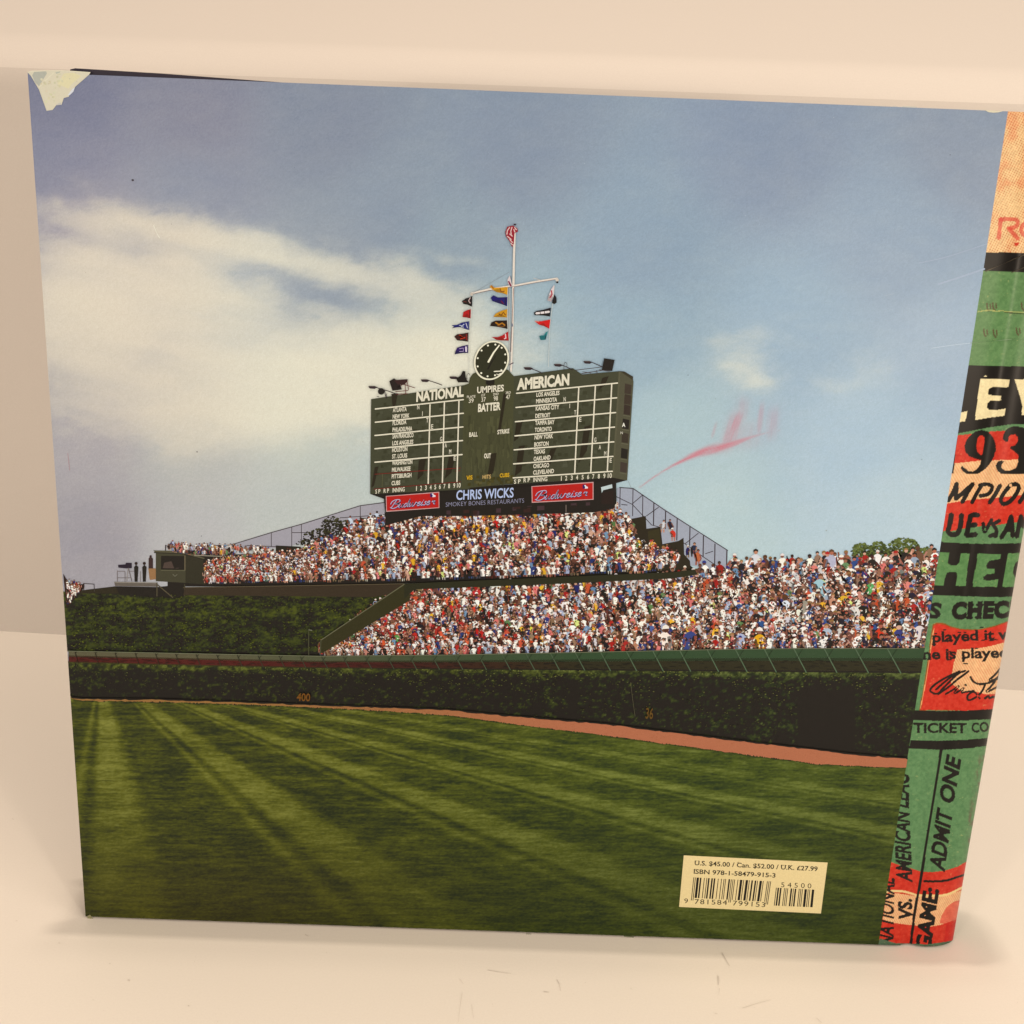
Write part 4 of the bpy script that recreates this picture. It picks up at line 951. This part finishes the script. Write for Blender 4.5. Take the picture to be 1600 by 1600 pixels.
def st(s, p0, p1, h, c=WH, bold=.03, space=1.0): K.text(s, a2([p0])[0], a2([p1])[0], h / 3.478, c, z=3e-5, bold=bold, space=space, up=(.03, -1))
st('NATIONAL', (315, 302), (572, 273), 52, bold=.045); st('AMERICAN', (860, 238), (1145, 210), 56, bold=.05)
st('UMPIRES', (645, 257), (790, 245), 33, bold=.03); st('BATTER', (650, 358), (772, 346), 40, bold=.04)
for s, x, y, x1 in (('PLATE', 590, 284, 636), ('1ST', 668, 276, 690), ('2ND', 732, 270, 762), ('3RD', 800, 262, 828)): st(s, (x, y), (x1, y - 3), 13, bold=.01)
for s, x, y, x1 in (('39', 600, 310, 626), ('37', 668, 304, 692), ('98', 735, 298, 758), ('47', 802, 290, 824)): st(s, (x, y), (x1, y - 2), 23, bold=.01)
st('BALL', (602, 494), (648, 491), 23); st('STRIKE', (755, 480), (820, 473), 22); st('OUT', (683, 610), (720, 608), 24, bold=.04)
st('VIS', (587, 728), (620, 725), 22, (206, 160, 40)); st('HITS', (675, 722), (720, 719), 20, (214, 176, 110), .01); st('CUBS', (768, 714), (820, 710), 20, (206, 160, 40))
for s, x0, y0, x1, y1 in (('ATLANTA', 188, 360, 263, 354), ('NEW YORK', 187, 396, 278, 389), ('FLORIDA', 187, 431, 262, 424), ('PHILADELPHIA', 186, 467, 293, 460), ('SAN FRANCISCO', 186, 503, 300, 495), ('LOS ANGELES', 185, 540, 299, 532),
                          ('HOUSTON', 184, 577, 267, 570), ('ST. LOUIS', 184, 612, 266, 605), ('WASHINGTON', 184, 647, 294, 640), ('MILWAUKEE', 183, 684, 284, 677), ('PITTSBURGH', 182, 720, 289, 712), ('CUBS', 181, 757, 228, 753),
                          ('LOS ANGELES', 967, 277, 1092, 266), ('MINNESOTA', 965, 312, 1079, 302), ('KANSAS CITY', 963, 352, 1091, 342), ('DETROIT', 961, 392, 1042, 386), ('TAMPA BAY', 960, 430, 1065, 424), ('TORONTO', 958, 468, 1050, 461),
                          ('NEW YORK', 957, 508, 1057, 500), ('BOSTON', 955, 547, 1033, 541), ('TEXAS', 953, 587, 1013, 583), ('OAKLAND', 952, 625, 1043, 616), ('CHICAGO', 950, 664, 1036, 658), ('CLEVELAND', 949, 699, 1062, 690)):
    st(s, (x0, y0), (x1, y1), 22, bold=.03)
for s, x0, y0, x1, y1 in (('S P', 93, 802, 120, 800), ('R P', 138, 798, 167, 796), ('INNING', 186, 795, 252, 789), ('S P', 845, 748, 881, 746), ('R P', 897, 741, 932, 738), ('INNING', 950, 738, 1026, 733)): st(s, (x0, y0), (x1, y1), 22, bold=.02)
for i, x in enumerate((316, 341, 367, 393, 418, 443, 468, 493, 521, 546)): st(str(i + 1), (x - (10 if i == 9 else 2 if i == 0 else 5), 786 - i * 1.9), (x + (10 if i == 9 else 2 if i == 0 else 5), 785.5 - i * 1.9), 24, bold=.02)
for i, x in enumerate((1102, 1128, 1158, 1187, 1217, 1247, 1275, 1305, 1335, 1365)): st(str(i + 1), (x - (11 if i == 9 else 2 if i == 0 else 5), 732 - i * 1.7), (x + (11 if i == 9 else 2 if i == 0 else 6), 731 - i * 1.7), 24, bold=.02)
for s, x, y in (('N', 320, 345), ('I', 347, 380), ('T', 369, 416), ('E', 395, 450), ('G', 444, 518), ('A', 469, 552), ('M', 493, 586), ('E', 518, 622), ('N', 1114, 302), ('I', 1146, 338), ('T', 1171, 374), ('E', 1199, 412), ('G', 1280, 522), ('A', 1305, 562), ('M', 1334, 596), ('E', 1364, 634)):
    w_ = 3 if s == 'I' else 12; st(s, (x, y), (x + w_, y - 1), 23, (214, 204, 178), .02)
# sign band
def _e(dx): return [(4.55 + dx, .3), (4.9 + dx, .45), (4.95 + dx, .68), (4.7 + dx, .65), (4.55 + dx, .25), (4.75 + dx, 0), (5.1 + dx, .2)]
SCRIPT = [[(.2, .05), (.45, .7), (.7, 1.42)], [(-.1, .75), (0, 1.2), (.45, 1.5), (1.1, 1.5), (1.35, 1.2), (1.1, .85), (.65, .76), (1.2, .65), (1.3, .3), (.9, -.02), (.4, -.05), (0, .15)],
          [(1.55, .7), (1.45, .15), (1.62, 0), (1.9, .25), (2.05, .7), (1.95, .15), (2.15, 0)], [(2.8, .6), (2.5, .66), (2.3, .25), (2.45, 0), (2.75, .2), (3.0, 1.42), (2.9, .15), (3.1, 0)],
          [(3.25, .7), (3.2, .15), (3.38, 0), (3.6, .3), (3.7, .7), (3.67, .15), (3.87, 0), (4.12, .3), (4.2, .7), (4.45, .6)], _e(0), [(5.35, .68), (5.22, .15), (5.38, 0), (5.55, .15)], [(5.42, .93), (5.46, .97)],
          [(6.0, .68), (5.78, .55), (6.0, .25), (5.82, 0), (5.62, .1)], _e(1.62), [(7.0, .45), (7.15, .75), (7.17, .55), (7.45, .62), (7.35, .15), (7.6, .05)]]
K.poly(a2([(138, 812), (1310, 735), (1306, 845), (600, 890), (148, 906)]), (44, 30, 28), 1e-5)
for p in ([(150, 815), (440, 792), (441, 880), (152, 901)], [(940, 762), (1277, 738), (1277, 835), (942, 852)]):
    K.poly(a2(p), (196, 150, 142), 2e-5)
    c = np.mean(p, 0); q = [((x - c[0]) * .972 + c[0], (y - c[1]) * .90 + c[1]) for x, y in p]
    K.poly(a2(q), (178, 34, 27), 2.2e-5)
for x0, y0, x1, y1, h in ((172, 882, 425, 858, 40), (958, 838, 1252, 812, 44)):
    p_, q_ = np.array(a2([(x0, y0)])[0]), np.array(a2([(x1, y1)])[0]); ex = (q_ - p_) / 7.9; uy = np.array([-ex[1], ex[0]]) * -1; uy = np.array([0, -1]) * (h / 3.478 / 1.4)
    for dx_, dy_, c_, w0_ in ((.5, .6, (60, 40, 80), 1.7), (0, 0, (184, 174, 196), 1.1)):
        for sk_ in SCRIPT:
            S_ = spline(sk_, 5); L_ = p_ + S_[:, :1] * ex + S_[:, 1:] * uy + (S_[:, 1:] * .28) * ex * 1.1 + np.array([dx_, dy_])
            K.line([tuple(v) for v in L_], w0_, c_, z=3.3e-5 if dx_ == 0 else 3e-5)
    ex_, ey_ = x1 - 34, y1 - 58      # small league emblem in the corner of the sign
    K.poly(a2([(ex_, ey_), (ex_ + 17, ey_ - 1), (ex_ + 17, ey_ + 20), (ex_, ey_ + 21)]), (54, 44, 92), 3.3e-5)
    K.poly(a2([(ex_ + 8, ey_ + 3), (ex_ + 15, ey_), (ex_ + 20, ey_ + 8), (ex_ + 29, ey_ + 12), (ex_ + 28, ey_ + 20), (ex_ + 12, ey_ + 21), (ex_ + 14, ey_ + 12)]), (226, 214, 214), 3.4e-5)
st('CHRIS WICKS', (532, 836), (843, 821), 50, (176, 186, 214), .02); st('SMOKEY BONES RESTAURANTS', (475, 873), (900, 851), 23, (150, 146, 164), -.012)
# clock
def tilt(cx, cy, rx, ry, n=36, sh=.12): return [(cx + rx * math.cos(t) + sh * ry * math.sin(t) * -1, cy + ry * math.sin(t)) for t in np.linspace(0, 2 * math.pi, n, endpoint=False)]
K.poly(a2([(694, 178), (738, 176), (736, 206), (695, 210)]), (36, 28, 24), 3.6e-5)
K.poly(tilt(768, 562.8, 27.2, 30.8), (232, 222, 192), 4e-5); K.poly(tilt(768, 562.8, 24.8, 28.4), (60, 58, 42), 4.1e-5)
for k in range(12):
    a = math.radians(30 * k - 90 + 8); K.disk((768 + 22 * math.cos(a) - .12 * 25 * math.sin(a), 562.8 + 25 * math.sin(a)), 1.5, (236, 228, 200), 10, z=4.2e-5)
K.line(b3([(492, 1395), (540, 1310), (595, 1238)]), 3.0, (240, 230, 200), 1.8, z=4.4e-5); K.line(b3([(488, 1460), (520, 1400), (560, 1340)]), 2.6, (42, 38, 28), 1.2, z=4.3e-5)
K.line(b3([(545, 1482), (625, 1478)]), 1.6, (232, 222, 196), z=4.4e-5); K.line(b3([(570, 1505), (580, 1514), (608, 1500)]), 1.3, (232, 222, 196), z=4.4e-5)
# rooftop lights
LC = (66, 54, 52)
def light(zf, head, arm, w=1.2):
    K.line(zf(arm), w, LC, z=4e-5)
    (x, y) = head; K.poly(zf([(x, y), (x + 8, y - 7), (x + 60, y - 6), (x + 88, y + 6), (x + 60, y + 22), (x + 14, y + 18)]), LC, 4.2e-5); K.line(zf([(x + 10, y - 5), (x + 60, y - 5)]), .6, (126, 112, 100), z=4.3e-5)
light(a2a, (98, 392), [(170, 400), (290, 435), (385, 470)]); light(a2a, (602, 328), [(680, 335), (745, 355), (805, 378)]); light(a2a, (876, 300), [(940, 305), (1000, 325)])
light(b3, (820, 1448), [(890, 1458), (940, 1475), (990, 1498)]); light(a2b, (524, 180), [(600, 185), (650, 205), (705, 232)]); light(a2b, (808, 152), [(880, 155), (940, 180), (1000, 208)])
K.disk(a2a([(222, 438)])[0], 5.2, (44, 34, 36), ry=5.2, z=4.3e-5); K.line(a2a([(255, 430), (262, 480), (275, 505)]), 1, LC, z=4e-5)
K.poly(a2a([(300, 340), (345, 312), (395, 350), (420, 420), (330, 432)]), (52, 40, 38), 4.3e-5); K.poly(a2a([(345, 330), (475, 320), (475, 335), (440, 375), (380, 372)]), (66, 48, 42), 4.35e-5)
for p in ([(450, 340), (456, 460)], [(470, 340), (485, 425)], [(360, 440), (480, 430)], [(380, 400), (470, 345)], [(440, 370), (545, 405)], [(365, 465), (475, 460)]): K.line(a2a(p), 1.1, (104, 56, 50), z=4.2e-5)
K.line(a2a([(180, 485), (200, 490)]), .8, LC, z=4e-5); K.line(a2a([(270, 460), (270, 500)]), 1.2, LC, z=4e-5)
K.poly(a2a([(940, 315), (985, 285), (1005, 240), (1028, 245), (1030, 290), (1045, 330), (1065, 352), (960, 352)]), (40, 28, 32), 4.3e-5); K.line(spline(a2a([(1040, 320), (1045, 280), (1062, 266), (1075, 285)])), .7, LC, z=4e-5)
K.poly(a2b([(1008, 120), (1108, 135), (1085, 242), (985, 232)]), (42, 34, 34), 4.3e-5)
for p in ([(735, 235), (975, 205)], [(790, 268), (990, 235)], [(935, 235), (940, 270)], [(960, 230), (1060, 245)], [(800, 250), (880, 262)]): K.line(a2b(p), 1.0, (84, 72, 68), z=4.2e-5)
K.line(spline(a2b([(622, 238), (622, 180), (635, 158), (650, 175), (648, 205)])), .7, LC, z=4e-5)
K.line(a2b([(1240, 1300), (1272, 1380)]), .4, (120, 110, 110))
score = K.build('scoreboard_print', jacket, 11)
score['label'] = 'printed dark green scoreboard with clock, team names and two red beer signs'

# ---------------------------------------------------------------- mast, ropes and pennants
K = Ink()
POLE = (222, 208, 190)
for p in ([(737, 150), (730, 400)], [(730, 400), (724, 700)], [(722, 700), (716, 1100)], [(716, 1100), (703, 1480)]): K.line(b3(p), 3.4 if p[0][1] < 650 else 3.0, POLE)
K.line(b3([(700, 600), (700, 700)]), .6, (120, 108, 110)); K.line(b3([(690, 700), (686, 1430), (680, 1470)]), .7, (180, 168, 160)); K.line(b3([(726, 710), (707, 1130), (700, 1300)]), .8, (120, 74, 70))
K.disk(b3([(738, 124)])[0], 2.2, (74, 60, 62), ry=1.5)
K.line(b3([(335, 760), (500, 722), (720, 690)]), 2.8, POLE); K.line(b3([(720, 692), (930, 652), (1130, 622)]), 2.8, POLE)
K.line(b3([(340, 768), (520, 730), (720, 698)]), .8, (120, 92, 84)); K.line(b3([(722, 700), (930, 661), (1115, 632)]), .7, (130, 100, 90))
K.disk(b3([(338, 768)])[0], 2.4, (200, 184, 166)); K.disk(b3([(1128, 636)])[0], 2.6, (210, 196, 178)); K.disk(b3([(1130, 658)])[0], 1.7, (50, 36, 40))
K.line(b3([(345, 760), (690, 560)]), .4, (130, 128, 130)); K.line(b3([(910, 618), (980, 640)]), .8, (200, 190, 176))
K.line(b3([(345, 790), (318, 1200), (306, 1560)]), .7, (206, 200, 184)); K.line(b3([(1105, 690), (1060, 1080), (1048, 1440)]), .7, (200, 200, 188)); K.line(b3([(672, 700), (670, 1100), (690, 1200)]), .7, (206, 196, 180))
K.line(b3([(712, 1040), (714, 1065)]), 1.8, (80, 84, 110)); K.line(b3([(690, 1420), (722, 1402)]), 1.6, (96, 78, 84))
# stars and stripes, furled
K.poly(b3([(668, 145), (720, 132), (760, 160), (766, 190), (735, 205), (728, 300), (714, 335), (690, 280), (655, 230), (650, 190)]), (150, 52, 56))
for p in ([(690, 150), (668, 180), (664, 215)], [(712, 148), (700, 185), (705, 215)], [(735, 150), (752, 172)], [(668, 232), (705, 262)], [(690, 210), (715, 232)], [(690, 262), (716, 290)], [(700, 295), (716, 312)], [(728, 168), (738, 195)]): K.line(b3(p), 1.5, (222, 186, 176))
def flag(pts, c, deco=None):
    K.poly(b3(pts), c, 1e-6)
    c0 = np.array(pts, float); m0 = c0.mean(0)
    K.poly(b3([tuple(m0 + (q - m0) * (.98 if q[1] > m0[1] else .1)) for q in c0]), tuple(v * .8 for v in c), 1.5e-6)
    for d in (deco or []): K.line(b3(d[0]), d[1], d[2], z=3e-6)
RD = (176, 38, 42); NV = (38, 36, 78); YL = (206, 146, 44); BK = (46, 36, 40)
flag([(345, 782), (342, 884), (300, 866), (262, 858), (248, 832), (285, 806), (325, 796)], BK, [([(325, 800), (310, 830), (325, 850)], 1.6, (188, 160, 150)), ([(262, 835), (290, 840)], 1.2, (110, 60, 50))])
flag([(330, 906), (328, 992), (290, 984), (254, 980), (262, 932), (300, 914)], RD, [([(320, 915), (318, 985)], 1.3, (90, 24, 36))])
flag([(314, 1018), (312, 1100), (270, 1086), (225, 1072), (180, 1078), (155, 1082), (175, 1068), (152, 1055), (200, 1052), (250, 1030)], (52, 54, 106), [([(225, 1055), (250, 1062), (268, 1045)], 1.3, (190, 190, 200)), ([(285, 1035), (300, 1080)], 1.2, (196, 190, 196)), ([(240, 1070), (265, 1072)], 1, (190, 190, 200))])
flag([(308, 1122), (304, 1208), (260, 1200), (205, 1196), (178, 1160), (205, 1138), (260, 1132)], (70, 30, 32), [([(225, 1148), (250, 1165), (230, 1180), (275, 1170)], 2.4, (196, 66, 40)), ([(290, 1140), (292, 1190)], 1.6, (130, 40, 36))])
flag([(303, 1236), (304, 1312), (260, 1312), (215, 1318), (182, 1325), (186, 1300), (205, 1262), (250, 1248)], (60, 44, 92), [([(285, 1255), (288, 1298)], 2.4, (222, 206, 214)), ([(225, 1272), (262, 1266), (262, 1296), (225, 1298)], 1.2, (170, 150, 180))])
flag([(690, 595), (706, 660), (720, 700), (700, 700), (672, 675), (670, 630)], (214, 196, 190), [([(680, 650), (700, 690)], 2.4, (130, 50, 66))])
flag([(672, 700), (668, 775), (620, 758), (570, 750), (535, 730), (505, 700), (520, 682), (550, 708), (610, 706)], YL, [([(600, 715), (610, 745), (640, 740)], 1.6, (130, 76, 36)), ([(520, 690), (540, 715)], 1.6, (150, 90, 50))])
flag([(670, 795), (666, 880), (620, 862), (570, 846), (530, 832), (514, 800), (540, 778), (580, 798)], (32, 38, 98), [([(610, 830), (632, 855)], 1.8, (110, 44, 60)), ([(650, 805), (650, 865)], 1.5, (30, 26, 56))])
flag([(668, 905), (664, 984), (600, 980), (538, 978), (560, 948), (610, 922)], (196, 140, 42), [([(590, 950), (612, 965), (630, 935), (650, 960)], 1.8, (120, 72, 34))])
flag([(666, 1010), (670, 1090), (610, 1076), (560, 1068), (508, 1062), (520, 1030), (560, 1012)], (54, 34, 30), [([(560, 1030), (590, 1050), (620, 1035), (645, 1055)], 2.4, (170, 112, 40)), ([(575, 1060), (640, 1068)], 1.2, (130, 80, 36))])
flag([(676, 1112), (680, 1198), (610, 1196), (565, 1190), (540, 1172), (520, 1164), (580, 1165), (620, 1150)], RD, [([(650, 1135), (655, 1175), (640, 1180)], 1.8, (226, 190, 186))])
flag([(1102, 680), (1098, 740), (1088, 800), (1075, 838), (1038, 825), (1050, 780), (1075, 720)], (216, 196, 190), [([(1075, 735), (1082, 770), (1062, 800)], 2.0, (170, 56, 66))])
flag([(1105, 770), (1122, 800), (1124, 845), (1105, 860), (1082, 850), (1092, 800)], (40, 28, 44))
flag([(1070, 892), (1062, 975), (1010, 966), (960, 964), (920, 962), (914, 938), (940, 922), (1000, 912)], (38, 32, 42), [([(935, 945), (1000, 938), (1055, 930)], 3.4, (222, 208, 200)), ([(970, 930), (975, 955)], 1, (60, 44, 50)), ([(1010, 925), (1015, 955)], 1, (60, 44, 50))])
flag([(1066, 1002), (1056, 1088), (1010, 1064), (960, 1050), (920, 1016), (980, 1018)], (202, 40, 40), [([(925, 1018), (960, 1022)], 1.6, (214, 130, 110))])
flag([(1044, 1110), (1030, 1160), (1022, 1190), (975, 1192), (964, 1155), (985, 1148), (1005, 1150), (1025, 1120)], (56, 130, 130), [([(1024, 1140), (1020, 1180)], 1.2, (40, 60, 70))])
mast = K.build('pennant_mast_print', jacket, 14)
mast['label'] = 'printed flag mast with strings of coloured pennants above the clock'

# ---------------------------------------------------------------- price label and barcode
K = Ink()
def b7(p): return zA(p, 5.714, 1040, 1310)
LB = (236, 206, 146); TX = (58, 52, 40)
K.poly(b7([(162, 150), (1446, 214), (1386, 669), (120, 610)]), LB)
def bt7(s, p0, p1, h, bold=0.0, **kw): K.text(s, b7([p0])[0], b7([p1])[0], h / 5.714, TX, z=2e-6, bold=bold, **kw)
K.k += 20
bt7('U.S. $45.00 / Can. $52.00 / U.K. £27.99', (258, 236), (1356, 290), 39, .018)
bt7('ISBN 978-1-58479-915-3', (250, 312), (980, 348), 38, .018)
for a, b in (((262, 199), (280, 200)), ((286, 199), (300, 200)), ((252, 311), (270, 312)), ((252, 274), (270, 275)), ((640, 214), (655, 210)), ((1040, 238), (1058, 239)), ((1066, 239), (1078, 240)), ((1095, 241), (1115, 242))): K.line(b7([a, b]), .7, TX, z=2e-6)
bt7('5 4 5 0 0', (1030, 433), (1300, 444), 42, 0.0)
# EAN-13 bars
Lc = ['0001101', '0011001', '0010011', '0111101', '0100011', '0110001', '0101111', '0111011', '0110111', '0001011']
Gc = [''.join('1' if q == '0' else '0' for q in c)[::-1] for c in Lc]; Rc = [''.join('1' if q == '0' else '0' for q in c) for c in Lc]
par = ['LLLLLL', 'LLGLGG', 'LLGGLG', 'LLGGGL', 'LGLLGG', 'LGGLLG', 'LGGGLL', 'LGLGLG', 'LGLGGL', 'LGGLGL']
code = '9781584799153'
bits = '101' + ''.join((Lc if par[int(code[0])][i] == 'L' else Gc)[int(code[i + 1])] for i in range(6)) + '01010' + ''.join(Rc[int(d)] for d in code[7:]) + '101'
def bars(bits, tl, tr, bl, br, long_=()):
    tl, tr, bl, br = map(np.array, (tl, tr, bl, br)); n = len(bits); i = 0
    while i < n:
        if bits[i] == '1':
            j = i
            while j < n and bits[j] == '1': j += 1
            a, b = i / n, (j - .12) / n
            ext = 1.13 if any(i in r for r in long_) else 1.0
            P = [tl + (tr - tl) * a, tl + (tr - tl) * b, None, None]
            P[2] = P[1] + (bl + (br - bl) * b - P[1]) * ext; P[3] = P[0] + (bl + (br - bl) * a - P[0]) * ext
            K.poly(b7([tuple(q) for q in P]), (48, 42, 32), 2e-6); i = j
        else: i += 1
bars(bits, (248, 346), (942, 382), (229, 528), (916, 565), (range(0, 3), range(45, 50), range(92, 95)))
ad = '54500'; ck = (3 * (int(ad[0]) + int(ad[2]) + int(ad[4])) + 9 * (int(ad[1]) + int(ad[3]))) % 10
p5 = ['GGLLL', 'GLGLL', 'GLLGL', 'GLLLG', 'LGGLL', 'LLGGL', 'LLLGG', 'LGLGL', 'LGLLG', 'LLGLG'][ck]
b5 = '1011' + '01'.join((Lc if p5[i] == 'L' else Gc)[int(ad[i])] for i in range(5))
bars(b5, (985, 438), (1328, 456), (966, 598), (1312, 613))
bt7('9', (165, 576), (198, 578), 42)
bt7('781584', (258, 583), (548, 592), 42, space=1.15); bt7('799153', (598, 596), (888, 612), 42, space=1.15)
price = K.build('barcode_label', jacket, 3)
price['label'] = 'cream price box with two barcodes, low on the grass'

# ---------------------------------------------------------------- wear: scratches, specks, torn paper
K = Ink()
def scr(p, w, c, w1=None): K.line(spline(p, 5), w, c, w1)
scr([(1466, 444), (1500, 433), (1538, 420)], 2.6, (163, 174, 187), 3.0)
scr([(1540, 424), (1562, 414), (1600, 398)], 1.6, (96, 84, 66)); scr([(1436, 411), (1480, 401), (1542, 381)], 1.4, (158, 169, 182), 2.0)
scr([(1455, 544), (1490, 539), (1516, 536)], .9, (190, 202, 206)); scr([(1516, 536), (1560, 532), (1610, 527)], .8, (140, 160, 116))
scr([(1382, 462), (1396, 459)], 1.0, (160, 172, 182)); scr([(1580, 426), (1600, 418)], 1.0, (92, 80, 62))
scr([(240, 352), (246, 366), (250, 372)], 1.1, (232, 222, 200)); scr([(100, 1000), (200, 1003)], .1, (100, 100, 60))
scr([(180, 1400), (220, 1407), (265, 1409)], .5, (92, 88, 46)); scr([(262, 1410), (305, 1408)], .4, (90, 86, 44)); scr([(106, 708), (109, 735)], .9, (176, 140, 138)); scr([(292, 1234), (293, 1290)], .4, (84, 80, 34))
for x, y, r, c in ((207.5, 281.5, 2.1, (66, 60, 64)), (268, 350, .7, (120, 112, 118)), (308, 706, 1.2, (110, 96, 90)), (1484.5, 242, .9, (92, 92, 98)), (1291, 829, 1.3, (158, 164, 160)), (736, 317, .8, (110, 112, 118)), (254, 295, .5, (110, 108, 118)), (1276, 528, 1.5, (150, 160, 178)), (1075, 586, 1.2, (130, 142, 150)), (315, 837.5, .8, (92, 84, 84)), (93, 278, .5, (90, 88, 100)), (1440, 718, 1.5, (150, 164, 172)), (460, 262, .7, (110, 112, 122)), (134, 426, .6, (150, 140, 130))):
    K.disk((x, y), r, c, 9, r * .8, .4)
for k in range(90):
    x = random.uniform(80, 1500); y = random.uniform(150, 850)
    K.disk((x, y), random.uniform(.25, .55), random.choice([(120, 118, 124), (200, 200, 196), (130, 126, 128)]), 6)
wear = K.build('surface_scratches', jacket, 2, kind='stuff')
M_tape = M_PAPER
K = Ink()
def b8(p): return zA(p, 8.0, 20, 90)
K.poly(b8([(185, 184), (235, 164), (475, 160), (640, 160), (975, 183), (955, 215), (800, 350), (745, 400), (700, 490), (640, 505), (612, 590), (545, 596), (500, 655), (425, 665), (330, 400), (270, 300), (228, 228)]), (220, 207, 178))
K.poly(b8([(245, 225), (270, 180), (420, 172), (430, 200), (330, 360), (280, 310)]), (184, 180, 162))
K.poly(b8([(535, 185), (600, 172), (590, 190), (545, 205)]), (186, 184, 164))
K.line(b8([(515, 190), (420, 280), (335, 370)]), 1.5, (228, 216, 184)); K.line(b8([(190, 186), (240, 170), (470, 163), (650, 163), (965, 186)]), .9, (234, 220, 188))
K.poly(b8([(690, 470), (745, 395), (780, 370), (760, 425), (715, 470)]), (220, 216, 214)); K.poly(b8([(540, 590), (600, 560), (615, 592)]), (200, 192, 180))
K.poly(b8([(640, 200), (760, 190), (860, 230), (740, 330), (700, 390), (560, 330)]), (226, 212, 168))
for k in range(60):
    x = random.uniform(330, 860); y = random.uniform(190, 560)
    if x > 900 - (y - 190) * .9 or x < 330 + (y - 350) * .45: continue
    K.disk(b8([(x, y)])[0], random.uniform(.5, 2.0), jit((212, 200, 164), 10), 7)
torn = K.build('torn_sticker', jacket, 4, mat=M_PAPER)
sol = torn.modifiers.new('thickness', 'SOLIDIFY'); sol.thickness = .00004; sol.offset = 0
torn['label'] = 'ragged white sticker scrap on the top left corner'
K = Ink()
K.poly([(1538, 171.6), (1545, 172.6), (1556, 173.0), (1568, 173.4), (1560, 175.6), (1552, 176.2), (1544, 175.2)], (226, 210, 176))
K.line([(1410, 166.6), (1432, 167.6)], 1.2, (214, 206, 186)); K.line([(1395, 166.0), (1402, 166.4)], .8, (206, 200, 186))
K.poly([(136, 1431), (141, 1429), (146, 1436), (144, 1438), (138, 1437)], (150, 136, 96)); K.line([(136, 1430.5), (139, 1429)], 1, (20, 18, 12))
K.line([(975, 1462.5), (990, 1464)], 1.4, (120, 116, 84)); K.line([(822, 1459), (830, 1459.6)], 1.0, (120, 116, 84))
chip = K.build('chipped_edge', jacket, 3, mat=M_PAPER, kind='stuff')
chip['label'] = 'bare white paper where the jacket edge is nicked'
